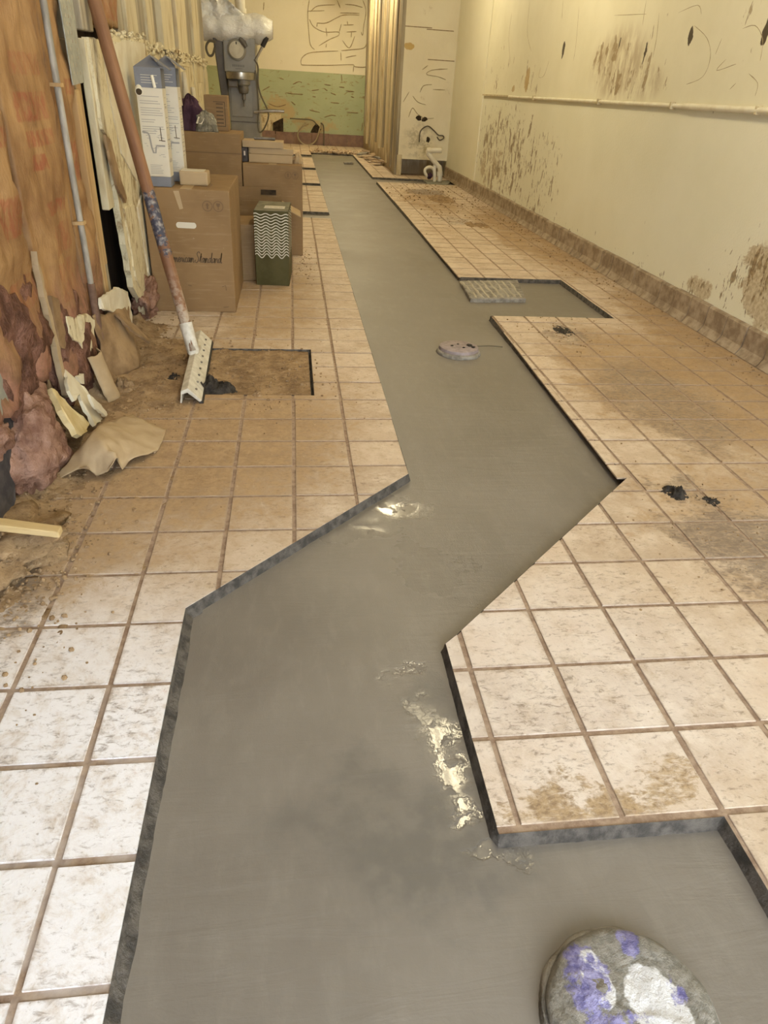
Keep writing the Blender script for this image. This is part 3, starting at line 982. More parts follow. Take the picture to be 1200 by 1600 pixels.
# rail along the right wall
rt = thing('wall_rail', 'long white rail running along the right wall at waist height', 'rail', (2.97, 2.0, 1.2))
MB().tube([(2.981, 8.0, 1.197), (2.981, 3.75, 1.198)], 0.014, 12).build('thin_length', 'rail_white', rt, True)
MB().tube([(2.978, 3.75, 1.198), (2.978, -0.5, 1.196)], 0.019, 12).build('thick_length', 'rail_white', rt, True)
MB().box(2.972, 2.999, 8.0, 9.28, 1.195, 1.212).build('end_strip', 'painted_wood', rt)
for y in (7.0, 5.2, 3.9, 2.9):
    MB().box(2.960, 2.997, y, y + 0.025, 1.176, 1.220).build('clip', 'painted_wood', rt, bevel=0.004)
RW = lambda a, b: onx(a, b, 2.9935)
wall_marks_later = [[(1085, 40), (1105, 60), (1110, 90), (1098, 120), (1072, 132)], [(1128, 60), (1118, 85)], [(1160, 45), (1180, 40), (1192, 62), (1188, 95)], [(1135, 92), (1120, 110), (1150, 100)], [(800, 20), (795, 60), (798, 100)], [(828, 0), (824, 50), (830, 80)], [(845, 105), (842, 120), (850, 118), (858, 95)], [(905, 10), (900, 70), (896, 95)],
                    [(1010, 0), (1004, 40)], [(1030, 20), (1026, 60), (1020, 90)], [(1140, 140), (1150, 130)], [(1170, 115), (1184, 130), (1180, 150)], [(1060, 20), (1090, 8), (1096, 22)], [(960, 24), (1010, 22)], [(880, 0), (878, 30)]]
# cove base tiles along the right wall
br = MB().box(2.985, XR + 0.02, YF, 11.4, -0.05, 0.155).build('baseboard_right', 'grout')
struct(br, 'dusty brown tile skirting along the right wall')
y = 0.9
while y < 11.2:
    w = 0.212
    h = 0.160 + rn(-0.003, 0.003)
    d = rn(-0.002, 0.002)
    m = MB().prism([(2.999, y + 0.004, 0.0), (2.94 + d, y + 0.004, 0.0), (2.955 + d, y + 0.004, 0.02), (2.968 + d, y + 0.004, 0.045), (2.971 + d, y + 0.004, h - 0.01), (2.978 + d, y + 0.004, h), (2.999, y + 0.004, h)], (0, w - 0.008, 0))
    m.build('base_tile', 'base_tile', br)
    y += w
# back wall
wb = MB().box(-1.9, 3.2, YB, YB + 0.15, -0.09, CEIL).build('wall_back', 'back_paint')
struct(wb, 'far end wall, cream above and green below with glue marks')
bb = MB().box(-1.7, 2.32, 17.185, YB + 0.01, -0.05, 0.24).build('baseboard_back', 'grout')
struct(bb, 'purple-brown tile skirting at the foot of the far wall')
x = -1.6
while x < 2.25:
    w = 0.42
    MB().box(x, min(2.31, x + w - 0.012), 17.165, 17.19, 0.0, 0.245 + rn(-0.008, 0.008)).build('base_tile', 'base_tile_back', bb, bevel=0.004)
    x += w


def wall_marks(parent, lines, mat, w, plane):
    for ln in lines:
        pts = [plane(*q) for q in ln]
        # smooth the hand-drawn line (Catmull-Rom)
        P = [np.array(p, float) for p in pts]
        out = []
        for i in range(len(P) - 1):
            p0, p1, p2, p3 = P[max(i - 1, 0)], P[i], P[i + 1], P[min(i + 2, len(P) - 1)]
            for t in (0, 0.25, 0.5, 0.75):
                out.append(0.5 * (2 * p1 + (p2 - p0) * t + (2 * p0 - 5 * p1 + 4 * p2 - p3) * t * t + (3 * p1 - p0 - 3 * p2 + p3) * t ** 3))
        out.append(P[-1])
        m = MB()
        m.tube(out, [w * (0.6 + 0.8 * abs(nz(i * 0.7, pts[0][0], pts[0][1]))) * (0.5 if i in (0, len(out) - 1) else 1) for i in range(len(out))], 5)
        m.build('glue_bead', mat, parent)


k6 = 200 / 1200            # a 6x crop of the photograph: x = 400 + a*k6, y = b*k6
BL = lambda a, b: ony(400 + a * k6, b * k6, 17.196)
BACK = [[(500, 0), (485, 120), (495, 300), (510, 420), (550, 465)], [(500, 180), (540, 250), (640, 300), (770, 300), (770, 335), (690, 370), (590, 430)], [(570, 215), (660, 215), (760, 165), (830, 140), (970, 142)], [(510, 110), (580, 55), (740, 45)],
        [(760, 0), (790, 75)], [(835, 40), (920, 48), (1000, 70)], [(1000, 0), (1030, 100), (1010, 240), (1000, 330), (985, 300)], [(570, 250), (575, 215)], [(800, 225), (780, 300)], [(820, 235), (915, 232)], [(855, 200), (860, 232)], [(850, 300), (940, 295)], [(895, 300), (892, 350)],
        [(810, 380), (875, 450), (925, 340)], [(800, 475), (900, 465), (1010, 450), (1045, 390)], [(770, 478), (600, 485), (490, 500), (430, 545), (425, 600), (470, 610), (700, 612), (900, 605), (925, 625), (1020, 630), (1060, 600), (1068, 560), (1065, 480)],
        [(795, 490), (798, 570)], [(840, 540), (880, 530), (940, 520)], [(915, 620), (912, 675)], [(655, 260), (665, 340)], [(660, 410), (655, 445)], [(75, 20), (70, 95)], [(640, 100), (480, 105)], [(790, 120), (970, 125)]]
wall_marks(wb, BACK, 'glue', 0.011, BL)
BACK2 = [[(345, 790), (400, 765), (430, 775)], [(290, 870), (350, 880), (440, 885)], [(520, 850), (590, 840)], [(640, 790), (700, 800)], [(840, 850), (920, 860)], [(1000, 910), (1045, 905)], [(700, 870), (750, 890)], [(640, 830), (670, 850)], [(800, 700), (805, 760)], [(780, 815), (830, 820)], [(850, 1050), (960, 1060)],
         [(500, 1030), (600, 1055)], [(640, 1100), (700, 1080), (750, 1085)], [(330, 950), (370, 985)], [(1000, 1150), (990, 1230)], [(1050, 1130), (1030, 1230)], [(120, 970), (200, 1000), (280, 980)], [(130, 810), (60, 850)], [(560, 910), (530, 905)], [(700, 960), (780, 968)], [(890, 905), (920, 915)], [(220, 730), (260, 745)]]
wall_marks(wb, BACK2, 'glue_dark', 0.013, BL)
# broken holes low in the back wall
q = [BL(*p) for p in ((510, 1240), (535, 1190), (565, 1155), (590, 1180), (612, 1215), (560, 1262))]
MB().prism([(p[0], 17.193, p[2]) for p in q], (0, 0.06, 0)).build('broken_hole', 'hole_black', wb)
q = [BL(*p) for p in ((160, 1150), (255, 1105), (258, 1255), (160, 1255))]
MB().prism([(p[0], 17.18, p[2]) for p in q], (0, 0.06, 0)).build('broken_hole', 'hole_black', wb)
q = [BL(*p) for p in ((30, 1070), (235, 1070), (235, 1110), (160, 1150), (150, 1230), (30, 1255))]
MB().prism([(p[0], 17.185, p[2]) for p in q], (0, 0.03, 0)).build('bare_patch', 'torn_plaster', wb)

# chase that juts out at the right of the far end
CX0, CY0 = 2.135, 11.35
wc = MB().box(CX0, XR + 0.01, CY0 + 0.30, YB, -0.05, CEIL).box(CX0, XR + 0.01, CY0, CY0 + 0.35, 0.30, CEIL).build('wall_chase', 'chase_side')
struct(wc, 'boxed-out wall section with stripped timber side near the far end')
MB().box(CX0 + 0.03, XR, CY0 - 0.012, CY0 + 0.02, 0.24, CEIL).build('front_panel', 'chase_front', wc, bevel=0.002)
MB().box(CX0 - 0.015, CX0 + 0.035, CY0 - 0.02, CY0 + 0.30, 0.0, CEIL).build('corner_post', 'stud_grey', wc, bevel=0.004)
for i in range(9):
    yy = CY0 + 0.5 + i * 0.62
    MB().box(CX0 - 0.022 - rn(0, 0.01), CX0 + 0.01, yy, yy + rn(0.10, 0.28), rn(0.0, 0.9), CEIL).build('stripped_board', 'painted_wood' if i % 2 else 'stud_grey', wc, bevel=0.003)
for z, x0 in ((2.02, 2.16), (2.0, 2.5), (1.62, 2.55)):
    MB().box(x0, x0 + 0.42, CY0 - 0.016, CY0 - 0.008, z, z + 0.012).build('panel_joint', 'glue_dark', wc)
k8 = 180 / 960
CP = lambda a, b: ony(600 + a * k8, b * k8, CY0 - 0.014)
wall_marks(wc, [[(530, 575), (400, 585), (355, 620), (450, 640), (515, 665)], [(300, 770), (330, 715), (400, 705)], [(240, 800), (280, 850), (350, 875)], [(410, 745), (510, 750)], [(160, 850), (210, 765)], [(320, 580), (365, 545)], [(205, 975), (238, 900), (280, 950), (340, 985), (415, 985)]], 'glue', 0.007, CP)
for a, b, ra, rb in ((290, 985, 0.05, 0.045), (335, 995, 0.05, 0.04), (365, 1165, 0.035, 0.05)):
    c = CP(a, b)
    m = MB().blob((c[0], CY0 - 0.005, c[2]), (ra, 0.02, rb), 2, 0.4, 3, a)
    m.build('wall_hole', 'hole_black', wc)
wall_marks(wr, wall_marks_later, 'glue', 0.0024, RW)

# ------------------------------------------------------------------ left wall: stripped to studs, insulation and torn plaster
YE = 7.65
wl = MB().box(-0.72, -0.56, YF, YE, -0.09, CEIL).build('wall_left', 'sheathing')
struct(wl, 'left wall stripped back to studs, boards and torn plaster')
wn_ = MB().box(-1.9, -0.70, YE - 0.12, YE, -0.09, CEIL).build('wall_return', 'torn_plaster')
struct(wn_)
wa_ = MB().box(-1.9, -1.75, YE - 0.1, YB, -0.09, CEIL).build('wall_alcove', 'torn_plaster')
struct(wa_)


def board(y0, y1, z0, z1, x=-0.43, th=0.05, mat='stud_wood', name='stud', bev=0.004, parent=None):
    a, b, c, d = rn(-0.008, 0.008), rn(-0.008, 0.008), rn(-0.006, 0.006), rn(-0.006, 0.006)
    m = MB().hexa([(x - th, y0 + a, z0), (x, y0 + a, z0), (x, y1 + b, z0), (x - th, y1 + b, z0)],
                  [(x - th, y0 + c, z1), (x + rn(-.006, .006), y0 + c, z1), (x + rn(-.006, .006), y1 + d, z1), (x - th, y1 + d, z1)])
    return m.build(name, mat, parent or wl, bevel=bev)


board(1.350, 1.392, 0.0, 2.4, -0.470, 0.09, 'paper_dark')
board(0.50, 0.54, 0.0, 2.4, -0.45, 0.1, 'stud_grey')
board(1.885, 1.925, 0.0, 2.4, -0.47, 0.09, 'stud_grey')
board(2.24, 2.31, 0.42, 1.29, -0.437, 0.06)
board(2.155, 2.215, 0.30, 1.12, -0.425, 0.03)
board(2.315, 2.375, 0.10, 0.90, -0.455, 0.06, 'stud_grey')
board(2.385, 2.50, 0.64, 1.30, -0.412, 0.035, 'painted_wood', 'flaking_post')
board(2.30, 2.42, 1.29, 2.4, -0.452, 0.05, 'stud_grey')
board(2.43, 2.60, 1.33, 2.4, -0.420, 0.05, 'stud_grey')
board(2.83, 2.91, 1.36, 2.4, -0.440, 0.05)
board(3.31, 3.45, 1.36, 2.4, -0.450, 0.05, 'stud_grey')
board(3.46, 3.76, 1.36, 2.4, -0.430, 0.05, 'painted_wood', 'wall_board')
board(3.80, 4.14, 1.33, 2.4, -0.455, 0.04, 'stud_grey', 'wall_board')
board(4.15, 4.40, 1.32, 2.4, -0.440, 0.05, 'painted_wood', 'wall_board')
board(4.41, 4.66, 1.34, 2.4, -0.465, 0.05, 'stud_grey', 'wall_board')
board(4.67, 5.20, 1.34, 2.4, -0.425, 0.06, 'painted_wood', 'wall_board')
board(5.24, 5.45, 1.30, 2.4, -0.460, 0.06, 'stud_wood', 'wall_board')
board(5.47, 6.05, 1.26, 2.4, -0.430, 0.06, 'painted_wood', 'wall_board')
board(6.12, 6.5, 1.2, 2.4, -0.45, 0.06, 'stud_grey', 'wall_board')
board(6.55, 7.0, 1.15, 2.4, -0.43, 0.06, 'painted_wood', 'wall_board')
board(7.05, 7.6, 1.2, 2.4, -0.45, 0.06, 'stud_grey', 'wall_board')
# remains of the plaster lining
PL = [(2.41, 1.305), (2.62, 1.30), (3.0, 1.34), (3.76, 1.36), (3.9, 0.9), (3.9, 0.2), (3.35, 0.10), (3.12, 0.10), (3.02, 0.02), (2.90, 0.12), (2.80, 0.04), (2.74, 0.15), (2.66, 0.19), (2.60, 0.24), (2.575, 0.42), (2.535, 0.62), (2.50, 0.80), (2.51, 0.93), (2.43, 0.97)]
slab_yz(PL, -0.400, 0.03, 0.010, 0.04).build('plaster_sheet', 'torn_plaster', wl)
slab_yz([(2.62, 1.28), (3.1, 1.33), (3.7, 1.34), (3.6, 0.95), (3.0, 0.70), (2.72, 0.85), (2.64, 1.05)], -0.394, 0.01, 0.006, 0.03).build('plaster_layer', 'gypsum_white', wl)
slab_yz([(2.60, 0.62), (2.85, 0.60), (2.95, 0.40), (2.86, 0.26), (2.75, 0.2), (2.66, 0.28), (2.63, 0.45)], -0.392, 0.012, 0.010, 0.025).build('plaster_layer', 'torn_plaster', wl)
slab_yz([(2.93, 0.58), (3.2, 0.64), (3.2, 0.18), (3.1, 0.13), (3.02, 0.2), (2.98, 0.35)], -0.391, 0.012, 0.008, 0.025).build('plaster_layer', 'gypsum_white', wl)
slab_yz([(2.40, 0.95), (2.48, 0.93), (2.56, 0.80), (2.66, 0.66), (2.63, 0.64), (2.50, 0.72), (2.43, 0.84)], -0.385, 0.012, 0.006, 0.02).build('torn_flap', 'paper_dark', wl)
# fuzzy torn top edge
m = MB()
for i in range(60):
    y = 2.62 + i * 0.019
    m.blob((-0.402 + rn(-.008, .008), y, 1.335 + 0.03 * (y - 2.62) + rn(-.012, .016)), (0.009, rn(.010, .022), rn(.005, .012)), 1, 0.4, 3, i)
m.build('torn_edge', 'torn_plaster', wl)
# torn lining behind the cartons
for k in range(16):
    y0 = 3.72 + k * 0.245
    x = -0.435 + rn(-.012, .012)
    slab_yz([(y0, 0.0), (y0 + 0.24, 0.0), (y0 + 0.23 + rn(-.03, .03), 1.30 + rn(-.08, .06)), (y0 + 0.12, 1.33 + rn(-.05, .06)), (y0 - 0.01 + rn(-.02, .02), 1.28 + rn(-.05, .08))], x, 0.03, 0.016, 0.05).build('plaster_strip', random.choice(['torn_plaster', 'torn_plaster', 'painted_wood', 'stud_grey']), wl)
m = MB()
for i in range(120):
    y = 3.75 + i * 0.032
    m.blob((-0.425 + rn(-.01, .012), y, 1.325 + rn(-.03, .03)), (0.012, rn(.02, .04), rn(.006, .018)), 1, 0.4, 3, i + 99)
m.build('torn_edge', 'torn_plaster', wl)
for (y, z, ln) in ((4.75, 1.15, 0.14), (5.2, 1.22, 0.2), (6.1, 1.0, 0.3), (5.7, 1.12, 0.25)):
    def curl(u, v, y=y, z=z, ln=ln):
        a = u * 4.2
        return (-0.41 + 0.03 + 0.03 * math.sin(a) * (0.6 + v * 0.4), y + 0.035 * math.cos(a) + 0.02 * v, z - ln * v)
    MB().grid(9, 6, curl).build('paint_curl', 'gypsum_white', wl, True)
# ragged white paint clinging to the stud between the two batts
slab_yz([(1.345, 0.62), (1.36, 0.66), (1.372, 0.5), (1.40, 0.40), (1.395, 0.25), (1.40, 0.12), (1.37, 0.14), (1.36, 0.35), (1.35, 0.45)], -0.425, 0.02, 0.006, 0.02).build('flaking_strip', 'paper_brown', wl)

# insulation batts


def batt(name, label, y0, y1, z0, z1, x, bulge, wr, seed, ny=40, nz_=90, mat='kraft_facing', edge=0.02):
    def fn(u, v):
        y, z = y0 + (y1 - y0) * u, z0 + (z1 - z0) * v
        e = min(u, 1 - u) * 2
        b = bulge * (1 - (1 - e) ** 3)
        w = wr * (fz(y + seed, z * 0.55, seed, 5.5, 4) + 1.3 * (0.5 - abs(nz(y * 9 + z * 3.5 + seed, z * 2.2 - y * 4, seed))) - 0.8 * abs(nz(y * 5 - z * 4, z * 3 + y * 6, seed + 4)))
        return (x + b + w * min(1, e * 3 + 0.2), y + edge * nz(z * 9, seed) * (1 if u in (0, 1) else 0), z + (edge * 1.5 * nz(y * 20, seed + 3) if v in (0, 1) else 0))
    m = MB().grid(ny, nz_, fn)
    o = m.build(name, mat, None, 'all')
    md = o.modifiers.new('thickness', 'SOLIDIFY')
    md.thickness = 0.05
    md.offset = -1 if False else 0
    return tag(origin(o, (x, (y0 + y1) / 2, z0)), label, 'insulation')


batt('insulation_batt', 'wide kraft-faced insulation batt with faded red print, left of the thin conduit', 1.40, 1.885, 0.16, 2.2, -0.475, 0.03, 0.018, 1.3)
batt('insulation_batt', 'wrinkled kraft insulation batt at the far left edge of the picture', 0.53, 1.352, 0.30, 2.2, -0.475, 0.03, 0.034, 5.1)
batt('insulation_batt', 'narrow kraft batt strip between the conduit and the bare wood strips', 1.93, 2.155, 0.20, 2.2, -0.475, 0.022, 0.024, 8.7, 26, 90)
batt('insulation_batt', 'short reddish batt strip above the torn plaster edge, beside the tool handle', 2.60, 2.835, 1.37, 2.3, -0.480, 0.02, 0.02, 11.2, 22, 50)
batt('insulation_batt', 'reddish batt above the torn plaster edge, behind the white cartons', 2.91, 3.31, 1.38, 2.3, -0.480, 0.02, 0.02, 14.9, 26, 50)
# wool that has slumped out at the foot of the wall


def lump(name, label, cat, c, r, mat, seed, amp=0.35, sub=5, fs=3.0, flat=None):
    o = MB().blob((0, 0, 0), r, sub, amp, fs, seed, flat).build(name, mat, None, 'all')
    o.location = c
    return tag(o, label, cat)


lump('wool_clump', 'slumped pink insulation wool clump at the foot of the left wall', 'insulation', (-0.455, 0.97, 0.12), (0.115, 0.20, 0.19), 'pink_wool', 2.2)
lump('wool_clump', 'dark red-brown rotted wool hanging above the pink clump', 'insulation', (-0.470, 1.08, 0.44), (0.075, 0.29, 0.26), 'brown_wool', 4.4, 0.35)
lump('wool_clump', 'brown wool bulge low behind the white plaster shards', 'insulation', (-0.480, 1.62, 0.20), (0.075, 0.25, 0.24), 'brown_wool', 6.4, 0.4)
lump('wool_clump', 'mauve wool tuft between the torn plaster and the big carton', 'insulation', (-0.415, 2.92, 0.075), (0.065, 0.14, 0.115), 'pink_wool', 9.1, 0.55)
lump('wool_clump', 'dull pink wool scrap at the lower left corner by the timber stick', 'insulation', (-0.46, 0.72, 0.26), (0.06, 0.10, 0.06), 'pink_wool', 12.1, 0.5)

# conduit and galvanised strap
ct = thing('conduit_pipe', 'thin grey conduit running up the left wall between batts', 'pipe', (-0.425, 1.905, 0.1))
MB().tube([(-0.418, 1.905, 0.42), (-0.414, 1.885, 0.8), (-0.414, 1.885, 1.2), (-0.420, 1.92, 2.3)], 0.0125, 10).build('tube', 'conduit_metal', ct, True)
MB().tube([(-0.418, 1.905, 0.06), (-0.418, 1.905, 0.425)], 0.0165, 10).build('sleeve', 'rusty', ct, True)
for z in (0.66, 1.13):
    MB().box(-0.44, -0.398, 1.868, 1.91, z, z + 0.012).build('strap', 'stud_wood', ct)
mp = thing('metal_plate', 'pale grey punched metal plate nailed on the left wall', 'plate', (-0.41, 2.15, 1.14))
MB().prism([(-0.402, 2.06, 1.135), (-0.402, 2.235, 1.145), (-0.407, 2.27, 2.0), (-0.407, 2.06, 2.0)], (-0.004, 0, 0)).build('sheet', 'galvanised', mp)
m = MB()
for i in range(26):
    for j in (0, 1, 2):
        y, z = 2.10 + j * 0.045 + rn(-.004, .004), 1.17 + i * 0.026
        if rn(0, 1) < 0.8:
            m.box(-0.4045, -0.4012, y, y + 0.006, z, z + 0.012)
m.build('punched_slots', 'stud_grey', mp)['kind'] = 'stuff'

# broken bits standing and lying at the foot of the wall


def shard(name, label, pts, mat, th, cat='plaster shard', amp=0.004):
    """pts: (px, py, X) corners, X = distance of that corner from the room axis"""
    P = [Vector(onx(a, b, X)) for a, b, X in pts]
    c = sum(P, Vector()) / len(P)
    n = Vector((0, 0, 0))
    for i in range(len(P)):
        n += (P[i] - c).cross(P[(i + 1) % len(P)] - c)
    n.normalize()
    out = []
    for i in range(len(P)):
        a, b = P[i], P[(i + 1) % len(P)]
        k = max(1, int((b - a).length / 0.02))
        for j in range(k):
            q = a.lerp(b, j / k)
            if j:
                q = q + Vector((rn(-amp, amp), rn(-amp, amp), rn(-amp, amp)))
            out.append(q)
    for q in out:
        q.z = max(q.z, 0.004)
    m = MB().prism(out, n * th)
    o = m.build(name, mat)
    return tag(origin(o, (c.x, c.y, min(q.z for q in out))), label, cat)


lx = lambda y: -0.425 + 0.10 * (y - 577) / 88
shard('plaster_shard', 'long notched cream plasterboard shard leaning at the foot of the left wall', [(a, b, lx(b)) for a, b in ((102, 577), (132, 604), (160, 655), (149, 665), (128, 626), (125, 614), (117, 626), (108, 610))], 'gypsum_white', 0.012)
shard('plaster_shard', 'small cream plaster splinter just right of the notched shard', [(a, b, -0.34 + 0.02 * (b - 616) / 35) for a, b in ((140, 616), (158, 632), (168, 648), (166, 651), (148, 635))], 'gypsum_white', 0.01)
shard('plaster_shard', 'tiny white plaster chip above the brown rag', [(a, b, -0.40) for a, b in ((121, 588), (131, 584), (132, 600), (126, 598))], 'gypsum_white', 0.01)
shard('plaster_shard', 'yellowish broken board with a frayed end leaning left of the notched shard', [(a, b, -0.41 + 0.09 * (b - 606) / 75) for a, b in ((80, 606), (90, 612), (118, 642), (140, 661), (137, 674), (128, 681), (120, 678), (96, 640))], 'gypsum_edge', 0.02, 'board shard')
shard('plaster_shard', 'triangular cream plaster piece with a perforated edge near the big carton', [(a, b, -0.385) for a, b in ((158, 466), (170, 457), (184, 449), (200, 456), (206, 488), (208, 510), (194, 497), (180, 488), (160, 483))], 'gypsum_white', 0.012)
shard('plaster_shard', 'broken plaster lumps in the hollow under the conduit', [(a, b, -0.42) for a, b in ((80, 462), (90, 466), (104, 492), (102, 545), (95, 540), (86, 500))], 'paper_dark', 0.03)
shard('plaster_shard', 'dirty yellow plaster piece low between the batt and the conduit', [(a, b, -0.41) for a, b in ((104, 494), (118, 496), (136, 490), (148, 500), (148, 540), (136, 560), (126, 536), (116, 532), (108, 520))], 'torn_plaster', 0.03)
shard('wood_lath', 'dark wooden lath lying from the triangular plaster piece to the floor', [(181, 490, -0.37), (186, 489, -0.37), (237, 531, -0.26), (234, 535, -0.26), (205, 515, -0.32)], 'paper_dark', 0.01, 'wood lath')
shard('dark_board', 'dark speckled board at the lower left edge of the picture', [(0, 640, -0.43), (22, 640, -0.43), (26, 700, -0.43), (22, 790, -0.42), (-40, 860, -0.42), (-60, 700, -0.43)], 'dark_cloth', 0.03, 'board')
shard('metal_flashing', 'bent grey metal strip at the left edge above the dark board', [(-20, 560, -0.425), (0, 545, -0.425), (14, 628, -0.42), (10, 648, -0.42), (-20, 650, -0.42)], 'galvanised', 0.008, 'metal strip')
# brown sagging sheet


def sag(u, v):
    y = 1.86 + 0.56 * u * (1 - 0.35 * v) + 0.02 * nz(v * 6, 1)
    z = 0.30 - 0.29 * v - 0.10 * u * (1 - v) + 0.012 * nz(u * 7, v * 7)
    x = -0.42 + 0.10 * math.sin(u * 2.6) * (0.4 + 0.6 * v) + 0.02 * v + 0.010 * nz(u * 9, v * 4, 2)
    return (x, y, max(z, 0.006))


o = MB().grid(22, 18, sag).build('paper_sheet', 'paper_dark', None, 'all')
o.modifiers.new('t', 'SOLIDIFY').thickness = 0.004
tag(o, 'dark brown sagging paper sheet below the triangular plaster piece', 'paper')


def rag(u, v):
    return (-0.40 + 0.035 * math.sin(u * 3.1) + 0.05 * v, 1.62 + 0.13 * u + 0.02 * nz(v * 5, 7), max(0.006, 0.20 - 0.20 * v + 0.01 * nz(u * 8, v * 8)))


o = MB().grid(10, 14, rag).build('paper_strip', 'paper_brown', None, 'all')
o.modifiers.new('t', 'SOLIDIFY').thickness = 0.004
tag(o, 'narrow tan paper strip hanging between the plaster shards and the dark sheet', 'paper')

# torn kraft paper lying on the tiles
from mathutils.geometry import delaunay_2d_cdt


def cdt_sheet(name, label, outline, inner, mat, cat, th=0.003):
    P = [onz(a, b, z) for a, b, z in outline + inner]
    vs2 = [Vector((p[0], p[1])) for p in P]
    n = len(outline)
    # refine
    extra = []
    r = delaunay_2d_cdt(vs2, [], [list(range(n))], 1, 1e-6)
    bm = bmesh.new()
    zs = {}
    bv = []
    for i, v in enumerate(r[0]):
        src = r[3][i]
        z = P[src[0]][2] if src else 0.01
        bv.append(bm.verts.new((v[0], v[1], z)))
    for f in r[2]:
        try:
            bm.faces.new([bv[i] for i in f])
        except ValueError:
            pass
    for _ in range(3):
        bmesh.ops.subdivide_edges(bm, edges=bm.edges[:], cuts=1, use_grid_fill=True, smooth=0.6)
        bmesh.ops.triangulate(bm, faces=bm.faces[:])
        bmesh.ops.smooth_vert(bm, verts=[v for v in bm.verts if not v.is_boundary], factor=0.5, use_axis_x=True, use_axis_y=True, use_axis_z=True)
    for v in bm.verts:
        v.co.z = max(0.004, v.co.z + 0.006 * nz(v.co.x * 25, v.co.y * 25))
    me = bpy.data.meshes.new(name)
    bmesh.ops.recalc_face_normals(bm, faces=bm.faces)
    bm.to_mesh(me)
    bm.free()
    me.polygons.foreach_set('use_smooth', [True] * len(me.polygons))
    me.materials.append(MAT[mat])
    o = bpy.data.objects.new(name, me)
    COL.objects.link(o)
    o.modifiers.new('t', 'SOLIDIFY').thickness = th
    return tag(o, label, cat)


cdt_sheet('paper_sheet', 'torn tan kraft paper lying humped on the floor tiles by the left wall',
          [(75, 755, .008), (90, 749, .012), (105, 743, .02), (122, 733, .04), (137, 729, .06), (143, 736, .03), (150, 742, .015), (160, 741, .02), (168, 738, .03), (174, 727, .06), (182, 717, .07), (187, 727, .03), (191, 734, .01), (200, 722, .02), (210, 715, .03), (228, 711, .02), (245, 705, .008), (254, 690, .008), (259, 673, .01), (235, 662, .02), (207, 648, .03), (190, 652, .05), (175, 659, .06), (158, 663, .09), (145, 675, .11), (133, 690, .10), (118, 708, .06), (105, 725, .04), (90, 742, .015)],
          [(165, 700, .10), (160, 685, .12), (200, 690, .06), (225, 690, .03), (150, 710, .08), (185, 672, .08), (180, 705, .09)], 'paper_brown', 'paper')
# timber stick
a, b = Vector(onz(-6, 824, 0.10)), Vector(onz(96, 836, 0.07))
d = (b - a).normalized()
s_ = Vector((-d.y, d.x, 0)).normalized()
m = MB().hexa([a - s_ * .02, b - s_ * .018, b + s_ * .018, a + s_ * .02], [a - s_ * .02 + Vector((0, 0, .022)), b - s_ * .018 + Vector((0, 0, .020)), b + s_ * .018 + Vector((0, 0, .020)), a + s_ * .02 + Vector((0, 0, .022))])
tag(m.build('timber_stick', 'old_timber', None, False, 0.003), 'pale yellow timber stick poking out at the lower left edge', 'timber')
lump('dirt_mound', 'grey rubble mound carrying the pale timber stick at the left edge', 'rubble', (-0.42, 0.52, 0.01), (0.16, 0.22, 0.060), 'dirt', 21.0, 0.5, 4, 4.0, -0.01)

# ------------------------------------------------------------------ dirt bed, crumbs, clods


def dirt_h(x, y):
    n = fz(x, y, 0.4, 14, 5)
    h = -0.013 + 0.006 * n
    if y < 2.75:
        k = math.exp(-max(0, x + 0.42) / 0.055)
        h = max(h, -0.006 + 0.075 * k * (0.7 + 0.6 * fz(x, y, 2, 5)) + 0.006 * n)
    e = min(1, max(0, (0.02 - x) / 0.10))
    f = min(1, max(0, (2.62 - y) / 0.15)) * min(1, max(0, (y - 1.35) / 0.25))
    if x < 0.12:
        h = max(h, -0.016 + 0.022 * e * f + 0.009 * n * f)
    return h


def dirt(u, v):
    x, y = -0.56 + 1.06 * u, 0.15 + 2.75 * v
    h = dirt_h(x, y)
    if (not (1.74 < y < 2.35 and x < 0.51) and h < -0.003) or (x > 0.10 and y < 1.70):
        h = -0.045
    return (x, y, h)


tag(MB().grid(150, 330, dirt).build('dirt', 'dirt', None, 'all'), 'brown earth filling the shallow pit and heaped along the left wall', 'dirt', kind='stuff')
m = MB()
zones = [(-0.33, 0.5, 0.07, 0.14, 500, .003, .011), (0.25, 2.05, 0.2, 0.2, 160, .004, .012), (-0.34, 0.5, 0.12, 0.35, 420, .003, .010), (-0.30, 1.2, 0.12, 0.5, 300, .002, .008), (-0.2, 1.9, 0.16, 0.4, 420, .002, .009), (0.2, 1.95, 0.22, 0.25, 260, .002, .007), (0.35, 1.62, 0.25, 0.12, 120, .0015, .005), (-0.1, 1.6, 0.3, 0.15, 160, .0015, .005), (0.5, 4.4, 0.06, 0.35, 220, .002, .008),
         (2.86, 3.2, 0.07, 1.6, 420, .002, .009), (2.8, 6.5, 0.12, 1.8, 500, .003, .012), (2.35, 8.8, 0.35, 0.9, 420, .004, .014), (2.2, 6.9, 0.2, 0.5, 120, .003, .010), (2.05, 2.72, 0.15, 0.2, 160, .002, .008), (1.9, 0.55, 0.2, 0.3, 260, .0015, .006), (2.2, 1.6, 0.3, 0.8, 220, .0015, .006), (0.3, 2.6, 0.4, 0.2, 120, .0015, .005),
         (0.05, 1.05, 0.35, 0.3, 80, .001, .003), (-0.3, 2.6, 0.1, 0.3, 240, .002, .010)]
ICO = bmesh.new()
bmesh.ops.create_icosphere(ICO, subdivisions=1, radius=1)
iv = [v.co.copy() for v in ICO.verts]
fi = [tuple(v.index for v in f.verts) for f in ICO.faces]
ICO.free()
